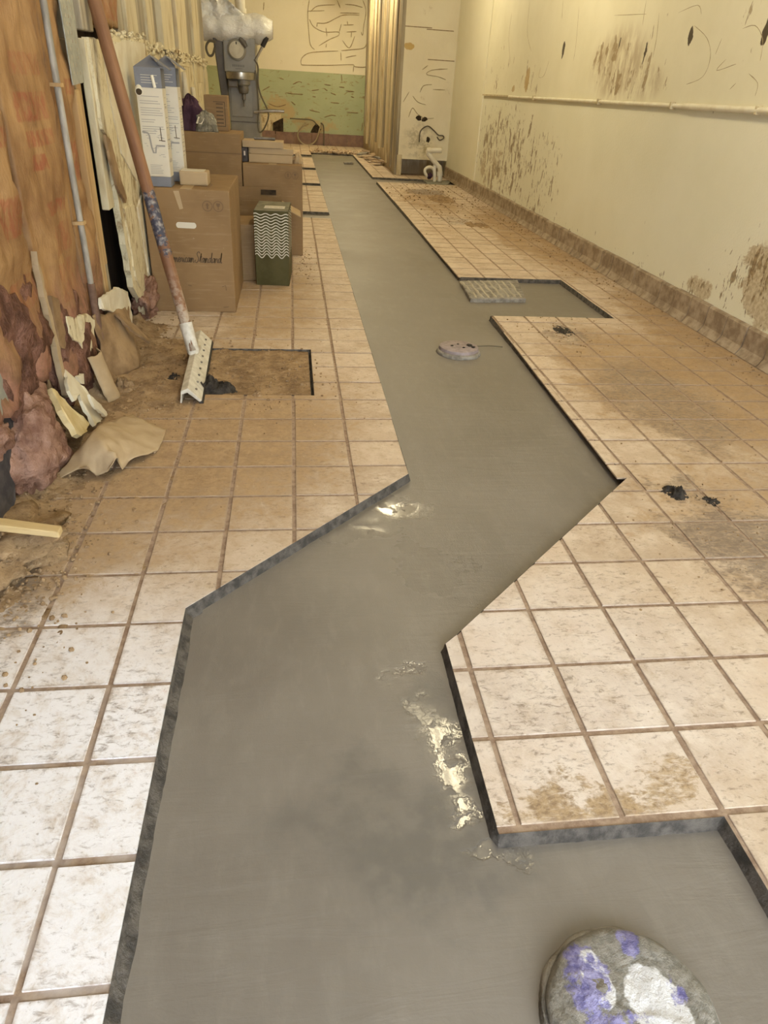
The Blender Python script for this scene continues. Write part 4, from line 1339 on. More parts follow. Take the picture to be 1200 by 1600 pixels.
for (cx, cy, sx, sy, n, r0, r1) in zones:
    for i in range(n):
        x, y = random.gauss(cx, sx), random.gauss(cy, sy)
        if x < -0.5 or x > 2.95 or subtract(R_(x - .004, y - .004, x + .004, y + .004)) == [] and not (PIT[0][1] < y < PIT[2][1] and x < 0.5):
            continue
        r = r0 + (r1 - r0) * random.random() ** 2.5
        zz = 0.0
        if x < 0.5 and 0.2 < y < 2.8:
            zz = max(dirt_h(x, y), 0.0 if not (1.74 < y < 2.35 and x < 0.51) else -1)
        zz = max(zz, 0.066 * (1 - ((x + 0.42) / 0.16) ** 2 - ((y - 0.52) / 0.22) ** 2))
        k = [rn(.6, 1.2), rn(.6, 1.2), rn(.4, .9)]
        m.add([(x + v.x * r * k[0] * rn(.75, 1.1), y + v.y * r * k[1] * rn(.75, 1.1), zz + r * 0.3 + v.z * r * k[2]) for v in iv], fi)
tag(m.build('crumbs', 'dirt'), 'loose crumbs of earth and rubble scattered over the tiles', 'rubble', kind='stuff')
for lab, c, r, mt, sd in (
        ('black wet mud heap beside the squeegee blade', onz(336, 606, 0.0), (0.075, 0.06, 0.05), 'mud_black', 1.0),
        ('small dark clod in the pit right of the black mud heap', onz(403, 617, 0.0), (0.025, 0.02, 0.014), 'dirt', 3.0),
        ('small dark clod on the dirt left of the squeegee blade', onz(272, 590, 0.005), (0.03, 0.028, 0.02), 'mud_black', 5.0),
        ('rounded brown clod below the dark sagging sheet', onz(194, 603, 0.01), (0.045, 0.05, 0.035), 'dirt', 7.0),
        ('dark mud clump on the right tiles near the trench corner', onz(1055, 770, 0.0), (0.04, 0.05, 0.022), 'mud_black', 9.0),
        ('flat dark mud clump nearest the right picture edge', onz(1112, 782, 0.0), (0.03, 0.03, 0.010), 'mud_black', 11.0),
        ('flat grey mud patch on the tiles below the side channel', onz(880, 517, 0.0), (0.05, 0.11, 0.010), 'mud_black', 13.0),
        ('long grey mud pile far off by the white drain pipes', onz(690, 312, 0.0), (0.16, 0.30, 0.03), 'dirt', 15.0),
        ('low grey mud pile on the far right tile field', onz(745, 352, 0.0), (0.12, 0.18, 0.02), 'dirt', 17.0)):
    def heap(u, v, c=c, r=r, sd=sd):
        a, b = 2 * u - 1, 2 * v - 1
        q = a * a + b * b
        n = fz(a * 1.6 + sd, b * 1.6, sd, 1.5, 5)
        return (a * r[0] * 1.35, b * r[1] * 1.35, r[2] * (1.15 - 1.5 * q) * (0.55 + 0.9 * n) + r[2] * 0.35 * fz(a * 5 + sd, b * 5, 1, 1.5, 3) * max(0, 1 - q) - 0.003)
    o = MB().grid(36, 36, heap).build('mud_clump', mt, None, 'all')
    o.location = (c[0], c[1], c[2])
    tag(o, lab, 'mud')

# ------------------------------------------------------------------ long-handled floor squeegee leaning on the left wall
A, B = Vector((-0.028, 1.625, 0.0)), Vector((-0.062, 2.44, 0.0))
sq = thing('floor_squeegee', 'long brown-handled floor squeegee leaning on the left wall, pale blade on the tiles', 'squeegee', (-0.045, 2.03, 0.0))
ax = (B - A).normalized()
sd = Vector((ax.y, -ax.x, 0))
up = Vector((0, 0, 1))


def sect(p):
    return [p - sd * 0.030 + up * 0.004, p - sd * 0.022 + up * 0.058, p + sd * 0.008 + up * 0.070, p + sd * 0.062 + up * 0.012, p + sd * 0.054 + up * 0.004, p + sd * 0.004 + up * 0.050, p - sd * 0.018 + up * 0.042, p - sd * 0.022 + up * 0.002]


m = MB().prism(sect(A), B - A)
bl = m.build('blade_holder', 'blade_white', sq, False, 0.002)
for i in range(9):
    p = A.lerp(B, (i + 0.7) / 9.6) + sd * 0.036 + up * 0.043
    MB().blob(p, (0.006, 0.006, 0.005), 2, 0.0).build('rivet', 'dark_steel', bl, True)
MB().hexa([A + sd * 0.050 + up * 0.001, A + sd * 0.068 + up * 0.001, B + sd * 0.068 + up * 0.001, B + sd * 0.050 + up * 0.001], [A + sd * 0.050 + up * 0.010, A + sd * 0.062 + up * 0.014, B + sd * 0.062 + up * 0.014, B + sd * 0.050 + up * 0.010]).build('rubber_edge', 'black_rubber', sq)
h0 = Vector(onz(302, 548, 0.075))
h1 = Vector(onx(147, 0, -0.385))
h2 = h0 + (h1 - h0) * 1.18
L = (h2 - h0).length
ho = MB().tube([(0, 0, L * i / 12) for i in range(13)], [0.024 + 0.004 * min(1, i / 3) for i in range(13)], 18).build('handle', 'handle_wood', sq, 'all')
ho.data.transform(Matrix.Translation(sq.location))
ho.rotation_mode = 'QUATERNION'
ho.rotation_quaternion = Vector((0, 0, 1)).rotation_difference((h2 - h0).normalized())
ho.location = h0 - sq.location
MB().tube([h0 + (h2 - h0) * 0.075, h0, A.lerp(B, 0.72) + up * 0.055], [0.031, 0.030, 0.026], 14).build('socket', 'blade_white', sq, True)

# ------------------------------------------------------------------ cartons


def carton(name, label, x0, x1, y0, y1, z0, z1, mat='cardboard', rot=0.0, tape=True, cat='carton', bev=0.006):
    cx, cy = (x0 + x1) / 2, (y0 + y1) / 2
    t = thing(name, label, cat, (cx, cy, z0), rot)
    hx, hy, h = (x1 - x0) / 2, (y1 - y0) / 2, z1 - z0
    MB().box(-hx, hx, -hy, hy, 0, h).build('body', mat, t, False, bev, 2, world=False)
    if tape:
        MB().box(-0.03, 0.03, -hy + 0.004, hy - 0.004, h - 0.001, h + 0.0012).build('tape', 'cardboard_pale', t, world=False)
    return t, hx, hy, h


def circ(cx, cz, r, n=20):
    return [(cx + r * math.cos(2 * math.pi * i / n), cz + r * math.sin(2 * math.pi * i / n)) for i in range(n + 1)]


def front_print(parent, y, strokes, w, mat='print_brown', name='printed_mark'):
    """strokes in the carton's front plane, local (x, z)"""
    m = MB()
    for st in strokes:
        m.ribbon([(a, y, b) for a, b in st], w, (0, -1, 0))
    return m.build(name, mat, parent, world=False)


def handling_marks(parent, y, cx, cz, r):
    front_print(parent, y, [circ(cx, cz, r)], r * 0.14, name='arrow_mark')
    m = MB().prism([(cx - r * .18, y, cz - r * .6), (cx + r * .18, y, cz - r * .6), (cx + r * .18, y, cz + r * .1), (cx + r * .42, y, cz + r * .1), (cx, y, cz + r * .65), (cx - r * .42, y, cz + r * .1), (cx - r * .18, y, cz + r * .1)], (0, 0.0004, 0))
    m.build('arrow_mark', 'print_brown', parent, world=False)
    cx += r * 2.25
    front_print(parent, y, [circ(cx, cz, r)], r * 0.14, name='glass_mark')
    m = MB().prism([(cx - r * .45, y, cz + r * .6), (cx + r * .45, y, cz + r * .6), (cx + r * .3, y, cz), (cx + r * .08, y, cz - r * .12), (cx + r * .08, y, cz - r * .5), (cx + r * .3, y, cz - r * .62), (cx - r * .3, y, cz - r * .62), (cx - r * .08, y, cz - r * .5), (cx - r * .08, y, cz - r * .12), (cx - r * .3, y, cz)], (0, 0.0004, 0))
    m.build('glass_mark', 'print_brown', parent, world=False)


# single-stroke script letters (x, y); x-height 0.45
def arc(cx, cy, rx, ry, a0, a1, n=10):
    return [(cx + rx * math.cos(math.radians(a0 + (a1 - a0) * i / n)), cy + ry * math.sin(math.radians(a0 + (a1 - a0) * i / n))) for i in range(n + 1)]


GL = {
    'A': ([[(-.12, .05), (-.02, 0), (.14, .3), (.34, .85), (.44, 1.0), (.46, .6), (.50, .15), (.58, .0), (.68, .1)], [(.08, .36), (.3, .42), (.56, .40)]], .68),
    'm': ([[(0, .1), (.06, .42), (.08, .45), (.08, 0), (.12, .25), (.2, .44), (.27, .40), (.27, 0), (.32, .25), (.4, .44), (.47, .40), (.47, .08), (.53, .0), (.6, .1)]], .58),
    'e': ([[(0, .12), (.2, .24), (.28, .36), (.2, .46), (.09, .38), (.05, .2), (.12, .03), (.25, .02), (.36, .14)]], .34),
    'r': ([[(0, .1), (.08, .44), (.1, .40), (.24, .40), (.22, .2), (.26, .02), (.34, .1)]], .32),
    'i': ([[(0, .1), (.08, .44), (.08, .1), (.13, .0), (.22, .1)], [(.10, .60), (.12, .64)]], .20),
    'c': ([[(.28, .36), (.2, .45), (.09, .38), (.05, .2), (.12, .03), (.24, .02), (.34, .12)]], .32),
    'a': ([[(.3, .36), (.2, .45), (.09, .38), (.05, .18), (.12, .02), (.22, .06), (.31, .3), (.32, .44), (.31, .1), (.37, .0), (.46, .1)]], .44),
    'n': ([[(0, .1), (.06, .42), (.08, .45), (.08, 0), (.13, .25), (.22, .44), (.3, .40), (.3, .08), (.36, .0), (.44, .1)]], .42),
    'S': ([[(.52, .86), (.42, 1.0), (.24, .96), (.18, .78), (.3, .58), (.42, .42), (.4, .16), (.22, .0), (.02, .06), (-.02, .2), (.1, .24)]], .56),
    't': ([[(.0, .1), (.12, .5), (.16, .85), (.13, .2), (.18, .02), (.28, .1)], [(.02, .52), (.28, .56)]], .26),
    'd': ([[(.3, .36), (.2, .45), (.09, .38), (.05, .18), (.12, .02), (.22, .06), (.33, .4), (.38, .95), (.35, .3), (.36, .06), (.42, .0), (.5, .1)]], .46),
}


def script(text, x, z, h, width):
    out, cx = [], 0.0
    for ch in text:
        if ch == ' ':
            cx += 0.12
            continue
        st, adv = GL[ch]
        for s in st:
            out.append([(cx + a + b * 0.22, b) for a, b in s])
        cx += adv
    k = width / cx
    return [[(x + a * k, z + b * h) for a, b in s] for s in out]


# big carton with script lettering
x0, x1, y0, y1, H1 = -0.378, 0.086, 3.02, 3.79, 0.668
c1, hx, hy, h = carton('toilet_carton', 'big brown carton with script lettering, nearest, carrying the white cartons', x0, x1, y0, y1, 0.0, H1)
yl = -hy - 0.0014
LX = lambda a, b: (ony(a, b, y0)[0] - (x0 + x1) / 2, ony(a, b, y0)[2])
p, q = LX(262, 409), LX(346, 410)
front_print(c1, yl, script('American Standard', p[0], p[1], 0.060, q[0] - p[0]), 0.0048, 'print_dark', 'script_lettering')
p = LX(324, 322)
handling_marks(c1, yl, p[0], p[1], 0.026)
p = LX(291, 352)
m = MB().prism([(p[0] + a, yl, p[1] + b) for a, b in [(-.040 + .015 * math.cos(t) if math.cos(t) < 0 else .040 + .015 * math.cos(t), .016 * math.sin(t)) for t in [i * math.pi / 8 + 0.01 for i in range(16)]]], (0, 0.0006, 0))
m.build('hand_hole', 'white_print_card', c1, world=False)
MB().prism([(-hx + .165, yl, h - .012), (-hx + .195, yl, h - .010), (-hx + .21, yl, h - .10), (-hx + .19, yl, h - .105)], (0, 0.0008, 0)).build('tape_tail', 'cardboard_pale', c1, world=False)
front_print(c1, yl, [[(p[0] - 0.02 + 0.02 * i, 0.155 - 0.004 * i) for i in range(2)], [(0.16, 0.15), (0.18, 0.158), (0.183, 0.13)], [(0.16, 0.03), (0.19, 0.034)]], 0.004, 'print_brown', 'scuff_mark')['kind'] = 'stuff'
m = MB()
for i in range(5):
    m.ribbon([(0.03 + 0.02 * i + 0.01 * math.sin(k), -0.28 + 0.05 * k + 0.02 * math.sin(k * 2 + i), h + 0.0012) for k in range(6)], 0.006, (0, 0, 1))
m.build('pen_scrawl', 'print_brown', c1, world=False)
# tall white-and-blue drain kit cartons


def kit(label, x0, x1, y0, y1, z0, z1, full):
    t = thing('drain_kit_carton', label, 'carton', ((x0 + x1) / 2, (y0 + y1) / 2, z0))
    hx, hy, h = (x1 - x0) / 2, (y1 - y0) / 2, z1 - z0
    MB().box(-hx, hx, -hy, hy, 0.05, h - 0.085).build('body', 'white_print_card', t, False, 0.002, world=False)
    MB().box(-hx, hx, -hy, hy, 0, 0.05).build('blue_band', 'blue_card', t, False, 0.002, world=False)
    m = MB()
    for bx in ((-hx, hx, -hy, -hy + 0.002), (-hx, hx, hy - 0.002, hy), (-hx, -hx + 0.002, -hy, hy), (hx - 0.002, hx, -hy, hy)):
        m.box(bx[0], bx[1], bx[2], bx[3], h - 0.086, h)
    m.build('blue_top', 'blue_card', t, world=False)
    MB().prism([(-hx, -hy, h), (hx, -hy, h), (hx * 0.9, -hy + 0.02, h + 0.012), (0.01, hy * 0.2, h + 0.055)], (0, 0.001, 0.003)).build('front_flap', 'blue_card', t, world=False)
    MB().hexa([(hx - 0.045, -hy, h + 0.050), (hx + 0.040, -hy, h - 0.004), (hx + 0.040, hy, h - 0.004), (hx - 0.045, hy, h + 0.050)], [(hx - 0.045, -hy, h + 0.053), (hx + 0.040, -hy, h - 0.001), (hx + 0.040, hy, h - 0.001), (hx - 0.045, hy, h + 0.053)]).build('side_flap', 'blue_card', t, world=False)
    m = MB()
    y = -hy - 0.0012
    for i in range(4):
        m.box(-hx + 0.03, hx - 0.02 - 0.01 * (i % 3), y, y + .0006, h - 0.032 - i * 0.011, h - 0.030 - i * 0.011)
    m.build('blue_print_lines', 'white_print_card', t, world=False)['kind'] = 'stuff'
    m = MB()
    zt = h - 0.125
    for i in range(17):
        if i in (1, 4, 9, 12):
            continue
        w = rn(0.45, 0.85)
        m.box(-hx + 0.012, -hx + 0.012 + 2 * hx * w, y, y + .0006, zt - i * 0.0105, zt - i * 0.0105 + 0.0026)
    for i in range(6):
        m.box(-hx + 0.03, -hx + 0.03 + 2 * hx * rn(.4, .6), y, y + .0006, 0.105 - i * 0.008, 0.107 - i * 0.008)
    for i in range(20):
        a, b = rn(-hx + .01, hx * .6), rn(0.14, 0.27)
        m.box(a, a + rn(.008, .02), y, y + .0006, b, b + 0.002)
    for i in range(22):
        zz = rn(0.08, h - 0.12)
        m.box(hx, hx + 0.0006, rn(-hy + .01, 0), rn(0, hy - .01), zz, zz + 0.003)
    m.build('small_print', 'print_grey', t, world=False)['kind'] = 'stuff'
    tr = [(-hx + .008, .262), (-hx + .035, .257), (-hx + .042, .245), (-hx + .048, .19), (-hx + .055, .165), (-hx + .066, .165), (-hx + .07, .19), (-hx + .075, .199), (-hx + .118, .199)]
    front_print(t, y - .0002, [tr], 0.0085, 'print_grey', 'trap_drawing')
    front_print(t, y - .0002, [[(hx - .030, .285), (hx - .028, .225)], [(hx - .042, .225), (hx - .010, .222)]], 0.004, 'print_dark', 'spanner_drawing')
    if full:
        MB().tube([(-hx + 0.018, -hy - 0.02, h - 0.105), (-hx + 0.010, -hy + 0.05, h - 0.06)], 0.016, 14, False).build('pipe_end', 'pvc', t, True, world=False)
        MB().lathe([(0.016, 0), (0.019, 0.0), (0.019, 0.01), (0.016, 0.01)], (-hx + 0.018, -hy - 0.022, h - 0.105), 16, 'y').build('pipe_rim', 'pvc', t, True, world=False)
        MB().lathe([(0.0155, 0), (0.0155, 0.004)], (-hx + 0.018, -hy - 0.0225, h - 0.105), 16, 'y').build('pipe_bore', 'hole_black', t, True, world=False)
        MB().tube([(hx - 0.035, -hy - 0.003, h - 0.085), (hx - 0.045, -hy - 0.003, h - 0.03)], 0.008, 8).build('white_fitting', 'pvc', t, True, world=False)
        MB().box(-hx, hx, -hy - .0008, -hy, h - 0.086, h).build('front_blue', 'blue_card', t, world=False)
    return t


kx0, kx1 = ony(228, 285, 3.06)[0] + 0.004, ony(268, 286, 3.06)[0]
kit('white and blue drain-kit carton in front, with a pipe end poking through its top', kx0, kx1, 3.06, 3.17, H1 + .0005, ony(201, 104, 3.06)[2], True)
kit('white and blue drain-kit carton standing behind the other one', ony(252, 270, 3.32)[0], ony(288, 262, 3.32)[0], 3.32, 3.44, H1 + .0005, ony(284, 104, 3.32)[2] - 0.01, False)
# small flat carton on the big one
bx0, bx1 = ony(279, 282, 3.17)[0], ony(322, 284, 3.17)[0]
t, hx, hy, h = carton('small_carton', 'small wrapped tan carton lying at the foot of the white cartons', bx0 + 0.005, bx1 + 0.01, 3.175, 3.305, H1 + .0005, H1 + 0.072, 'cardboard_pale', 0.0, False, bev=0.008)
MB().box(-hx * 0.9, hx * 0.75, -hy * .8, hy * .8, h, h + 0.002).build('label_patch', 'white_box', t, world=False)
# olive box with white waves
t, hx, hy, h = carton('wave_box', 'dark olive box with white wavy lines standing on the tiles', 0.188, 0.412, 3.70, 4.12, 0.0, 0.475, 'green_card', -0.045, False, bev=0.004)
MB().box(-hx + 0.003, hx - 0.003, -hy + 0.003, hy - 0.003, h - 0.001, h + 0.002).build('dusty_top', 'green_dusty', t, world=False)
MB().box(-hx * 0.45, hx * 0.75, -hy * .55, -hy * .05, h + 0.001, h + 0.004).build('top_sticker', 'white_print_card', t, world=False)
m = MB()
for i in range(4):
    m.box(-hx * 0.40 + 0.03 * i, -hx * 0.40 + 0.03 * i + rn(.01, .026), -hy * .4, -hy * .35, h + 0.004, h + 0.0046)
m.build('sticker_print', 'print_grey', t, world=False)['kind'] = 'stuff'
for i in range(15):
    zc = h - 0.022 - i * 0.0185
    am = 0.005 + 0.0006 * i
    pts = [(-hx + 2 * hx * k / 48, -hy - 0.0012, zc + am * math.sin(k / 48 * 2 * math.pi * 3.4 + 0.5)) for k in range(49)]
    MB().ribbon(pts, 0.0062, (0, -1, 0)).build('white_wave', 'wave_white', t, world=False)
    pts = [(hx + 0.0012, -hy + 2 * hy * k / 48, zc + am * math.sin(k / 48 * 2 * math.pi * 4.4 + 2.0)) for k in range(49)]
    MB().ribbon(pts, 0.0062, (1, 0, 0)).build('white_wave', 'wave_white', t, world=False)
# low carton tucked behind the big one
carton('small_carton', 'low brown carton squeezed between the big carton and the olive box', -0.20, 0.172, 3.83, 4.20, 0.0, 0.365, 'cardboard', 0, False)
# open carton
oc = thing('open_carton', 'open brown carton behind the olive box with a dark hand hole in its flap', 'carton', (0.11, 4.46, 0.0))
m = MB().box(-0.25, 0.245, -0.17, -0.165, 0, 0.42).box(-0.25, 0.245, 0.165, 0.17, 0, 0.42).box(-0.25, -0.245, -0.17, 0.17, 0, 0.42).box(0.24, 0.245, -0.17, 0.17, 0, 0.42).box(-0.25, 0.245, -0.17, 0.17, 0, 0.005)
m.build('body', 'cardboard', oc, world=False)
MB().hexa([(-0.25, 0.165, 0.42), (0.245, 0.165, 0.42), (0.245, 0.170, 0.42), (-0.25, 0.170, 0.42)], [(-0.25, 0.175, 0.505), (0.235, 0.175, 0.505), (0.235, 0.180, 0.505), (-0.25, 0.180, 0.505)]).build('back_flap', 'cardboard', oc, world=False)
MB().box(0.085, 0.20, 0.160, 0.1635, 0.455, 0.49).build('hand_hole', 'hole_black', oc, world=False)
MB().hexa([(0.242, -0.15, 0.415), (0.38, -0.15, 0.350), (0.38, 0.15, 0.350), (0.242, 0.15, 0.415)], [(0.245, -0.15, 0.419), (0.382, -0.15, 0.354), (0.382, 0.15, 0.354), (0.245, 0.15, 0.419)]).build('side_flap', 'cardboard_pale', oc, world=False)
# tall carton at the back left and what lies on it
Y2 = 4.70
H2 = 0.85
t, hx, hy, h = carton('tall_carton', 'tall brown carton standing behind the big one, carrying the purple cloth', -0.375, 0.055, Y2, 5.15, 0.0, H2)
MB().box(-hx, hx, -hy - .0012, -hy, h - 0.135, h - 0.129).build('lid_seam', 'print_brown', t, world=False)
ux0, ux1 = ony(322, 205, 4.93)[0], ony(360, 205, 4.93)[0]
t, hx, hy, h = carton('small_carton', 'small brown carton with a dark printed label, beside the purple cloth', ux0, ux1 - 0.01, 4.93, 5.10, H2 + .0005, H2 + 0.235, 'cardboard', 0, False)
m = MB()
for b in ((-.02, hx - .02, h - .04, h - .045), (-.02, hx - .02, .03, .035), (hx - .025, hx - .02, .03, h - .04)):
    m.box(b[0], b[1], -hy - .0012, -hy, min(b[2:]), max(b[2:]))
for i in range(6):
    m.box(0.0, hx - .035, -hy - .0012, -hy, 0.05 + i * .025, 0.058 + i * .025)
m.build('printed_label', 'print_dark', t, world=False)['kind'] = 'stuff'


def cloth(c, r, seed, name, label, mat, cat):
    m = MB()

    def fn(u, v):
        a = u * 2 * math.pi
        rr = math.sin(min(1, v * 1.02) * math.pi * 0.5)
        k = 1 + 0.28 * fz(math.cos(a) * 1.5 + seed, math.sin(a) * 1.5, v * 2, 1.3) + 0.10 * math.sin(a * 7 + v * 5)
        hgt = (1 - v ** 2.2) * (1 + 0.25 * nz(math.cos(a) * 3 + seed, math.sin(a) * 3, v * 4))
        return (c[0] + r[0] * rr * k * math.cos(a), c[1] + r[1] * rr * k * math.sin(a), c[2] + max(0.001, r[2] * hgt))
    m.grid(40, 20, fn)
    return tag(m.build(name, mat, None, 'all'), label, cat)


cloth((ony(302, 190, 4.84)[0] - 0.015, 4.84, H2), (0.105, 0.085, 0.21), 3.3, 'cloth_bundle', 'crumpled dark purple cloth bundle on the tall carton', 'purple_cloth', 'cloth')
b = cloth((ony(322, 200, 4.775)[0], 4.775, H2), (0.085, 0.055, 0.125), 8.1, 'foil_bag', 'crumpled shiny clear plastic bag lying before the purple cloth', 'foil', 'bag')
c = ony(312, 187, 4.712)
MB().prism([(c[0] - .03, 4.722, c[2] - .025), (c[0] + .012, 4.722, c[2] - .03), (c[0] + .032, 4.742, c[2] + .012), (c[0] - .012, 4.742, c[2] + .018)], (0, 0.002, 0)).build('paper_tag', 'white_print_card', b)
# second large carton and the flat packs on it
H3 = 0.658
x0, x1 = 0.062, 0.512
t, hx, hy, h = carton('toilet_carton', 'big brown carton behind the olive box, carrying the flat packs', x0, x1, Y2, 5.4, 0.0, H3)
LX = lambda a, b: (ony(a, b, Y2)[0] - (x0 + x1) / 2, ony(a, b, Y2)[2])
p = LX(450, 274)
handling_marks(t, -hy - .0014, p[0], p[1], 0.024)
fz1 = ony(420, 247, 4.80)
carton('flat_pack', 'thin cream flat pack at the bottom of the pile', ony(389, 250, 4.80)[0], ony(457, 251, 4.80)[0], 4.80, 5.02, H3 + .0005, H3 + 0.058, 'cardboard_pale', 0, False, bev=0.003)
carton('flat_pack', 'thin cream flat pack in the middle of the pile', ony(390, 240, 4.82)[0], ony(458, 240, 4.82)[0], 4.82, 5.03, H3 + 0.059, H3 + 0.100, 'cardboard_pale', 0.02, False, bev=0.003)
carton('flat_pack', 'cream flat pack on top of the pile, carrying the steel bar', ony(379, 230, 4.80)[0], ony(443, 232, 4.80)[0], 4.80, 5.03, H3 + 0.1015, H3 + 0.147, 'cardboard_pale', -0.01, False, bev=0.003)
t, hx, hy, h = carton('small_carton', 'small dark box tucked left of the flat packs', ony(378, 245, 4.79)[0] - 0.005, ony(387, 245, 4.79)[0], 4.79, 4.95, H3 + .0005, H3 + 0.098, 'dark_cloth', 0, False, bev=0.003)
MB().box(-0.004, 0.008, -hy - .0012, -hy, 0.045, 0.075).build('white_mark', 'white_print_card', t, world=False)
a, b = ony(397, 217, 4.90), ony(430, 218, 4.90)
tag(MB().tube([(a[0], 4.90, H3 + 0.159), ((a[0] + b[0]) / 2, 4.905, H3 + 0.160), (b[0], 4.90, H3 + 0.159)], [0.011, 0.0105, 0.011], 10).build('steel_bar', 'dark_steel', None, True), 'short dark steel bar lying on the top flat pack', 'bar')
cx = ony(463, 250, 4.85)
cloth((cx[0] + 0.012, 4.88, H3), (0.035, 0.05, 0.07), 5.5, 'paper_scrap', 'crumpled paper scrap right of the flat packs', 'cardboard_pale', 'paper')

# ------------------------------------------------------------------ floor-standing mixer wrapped in plastic
YM = 8.30
PX = lambda a, b, Y=YM: ony(a, b, Y)
mx = thing('floor_mixer', 'tall grey floor-standing mixer at the back, its head wrapped in plastic', 'mixer', (-0.13, YM + 0.3, 0.0))
xl, xr = PX(350, 100)[0], PX(400, 100)[0]
z_hd = PX(375, 113)[2]
z_tp = PX(375, 58)[2] + 0.05
MB().box(xl, xr, YM, YM + 0.62, z_hd, z_tp).build('head_housing', 'mixer_grey', mx, False, 0.012, 2)
MB().hexa([(xl + .035, YM + .14, .06), (xr + .03, YM + .14, .06), (xr + .03, YM + .66, .06), (xl + .035, YM + .66, .06)], [(xl + .02, YM + .12, z_hd), (xr + .005, YM + .12, z_hd), (xr + .005, YM + .62, z_hd), (xl + .02, YM + .62, z_hd)]).build('column', 'mixer_grey', mx, False, 0.012, 2)
z_j = PX(375, 190, YM + .13)[2]
MB().box(xl + .03, xr + .012, YM + .116, YM + .13, z_j - .006, z_j + .006).build('column_seam', 'mixer_dark', mx)
MB().box(xl + .05, xr - .06, YM + .112, YM + .13, z_j + 0.05, z_hd - .02).build('column_plate', 'mixer_grey', mx, False, 0.004)
MB().hexa([(xl - .06, YM + .10, PX(350, 155)[2]), (xl + .03, YM + .10, PX(350, 155)[2]), (xl + .03, YM + .5, PX(350, 155)[2]), (xl - .06, YM + .5, PX(350, 155)[2])], [(xl - .115, YM + .02, z_tp - .02), (xl - .005, YM + .02, z_tp - .02), (xl - .005, YM + .5, z_tp - .02), (xl - .115, YM + .5, z_tp - .02)]).build('side_guard', 'mixer_dark', mx, False, 0.01)
MB().box(xl - .12, xr + .10, YM - .25, YM + .75, 0.0, 0.07).build('foot', 'mixer_grey', mx, False, 0.015, 2)
c = PX(370, 78)
d = MB().lathe([(0.105, 0), (0.105, -0.03), (0.095, -0.038)], (c[0], YM, c[2]), 28, 'y').build('dial_ring', 'mixer_grey', mx, True)
MB().lathe([(0.082, -0.036), (0.082, -0.055), (0.05, -0.058), (0.05, -0.066), (0.02, -0.068)], (c[0], YM, c[2]), 28, 'y').build('dial_face', 'white_box', d, True)
MB().box(c[0] - .006, c[0] + .006, YM - .062, YM - .056, c[2] + .04, c[2] + .075).build('dial_pointer', 'black_rubber', d)
c = PX(381, 69)
MB().tube([(c[0] - .04, YM - .05, c[2] + .05), (c[0], YM - .06, c[2] + .01), (c[0] + .03, YM - .06, c[2] - .03)], [.022, .03, .02], 8).build('dial_lever', 'mixer_dark', mx, True)
c = PX(373, 103)
m = MB()
for i in range(7):
    m.box(c[0] - .07 + i * .02, c[0] - .058 + i * .02, YM - .002, YM + .002, c[2] - .01, c[2] + .012)
m.box(c[0] - .04, c[0] + .04, YM - .002, YM + .002, c[2] - .03, c[2] - .025)
m.build('worn_lettering', 'mixer_dark', mx)['kind'] = 'stuff'
c = PX(376, 119)
yc = YM + 0.02
MB().lathe([(0.165, z_hd), (0.165, PX(376, 119)[2]), (0.16, PX(376, 124)[2]), (0.12, PX(376, 124)[2] - .004)], (c[0], yc, 0), 30, 'z').build('planetary_ring', 'steel', mx, True)
MB().box(PX(357, 130)[0], PX(372, 130)[0], yc - .10, yc + .08, PX(360, 136)[2], PX(360, 125)[2]).build('agitator_block', 'mixer_dark', mx, False, 0.01)
MB().lathe([(0.075, PX(384, 124)[2]), (0.075, PX(384, 132)[2]), (0.06, PX(384, 134)[2])], (PX(381, 130)[0], yc, 0), 22).build('hub', 'mixer_grey', mx, True)
MB().lathe([(0.05, PX(384, 134)[2]), (0.062, PX(384, 140)[2]), (0.05, PX(384, 146)[2]), (0.022, PX(384, 147)[2]), (0.022, PX(384, 156)[2]), (0.010, PX(384, 157)[2]), (0.010, PX(384, 167)[2])], (PX(381, 150)[0], yc, 0), 18).build('beater_shaft', 'dark_steel', mx, True)
a, b, c = PX(399, 94), PX(410, 73), PX(417, 58)
lv = MB().tube([a, b], 0.014, 8).build('bowl_lever', 'steel', mx, True)
MB().tube([b, c], 0.026, 10).build('grip', 'black_rubber', lv, True)
a, b, c = PX(399, 175), PX(420, 173), PX(444, 174)
MB().tube([(xr + .03, YM + .3, a[2] - .02), tuple(a), tuple(b), tuple(c)], [.016, .018, .020, .018], 10).build('bowl_arm', 'steel', mx, True)
for z in (PX(400, 155)[2], PX(400, 142)[2]):
    MB().lathe([(0.012, 0), (0.012, 0.02)], (xr + .015, YM + .16, z), 10, 'x').build('bolt', 'steel', mx, True)


def smoothpath(P, n=6):
    P = [np.array(p, float) for p in P]
    out = []
    for i in range(len(P) - 1):
        p0, p1, p2, p3 = P[max(i - 1, 0)], P[i], P[i + 1], P[min(i + 2, len(P) - 1)]
        for k in range(n):
            t = k / n
            out.append(0.5 * (2 * p1 + (p2 - p0) * t + (2 * p0 - 5 * p1 + 4 * p2 - p3) * t * t + (3 * p1 - p0 - 3 * p2 + p3) * t ** 3))
    out.append(P[-1])
    return out


MB().tube(smoothpath([PX(397, 93), PX(403, 104), PX(403, 130), PX(408, 150), PX(418, 172), PX(419, 185), PX(412, 202), PX(405, 206), PX(403, 190), PX(404, 170), PX(402, 140), PX(399, 110)]), 0.009, 7).build('power_cord', 'cable', mx, True)
MB().tube(smoothpath([PX(337, 66), PX(327, 64), PX(322, 74), PX(326, 86), PX(332, 86), PX(336, 74)]), 0.013, 7).build('cord_loop', 'cable', mx, True)
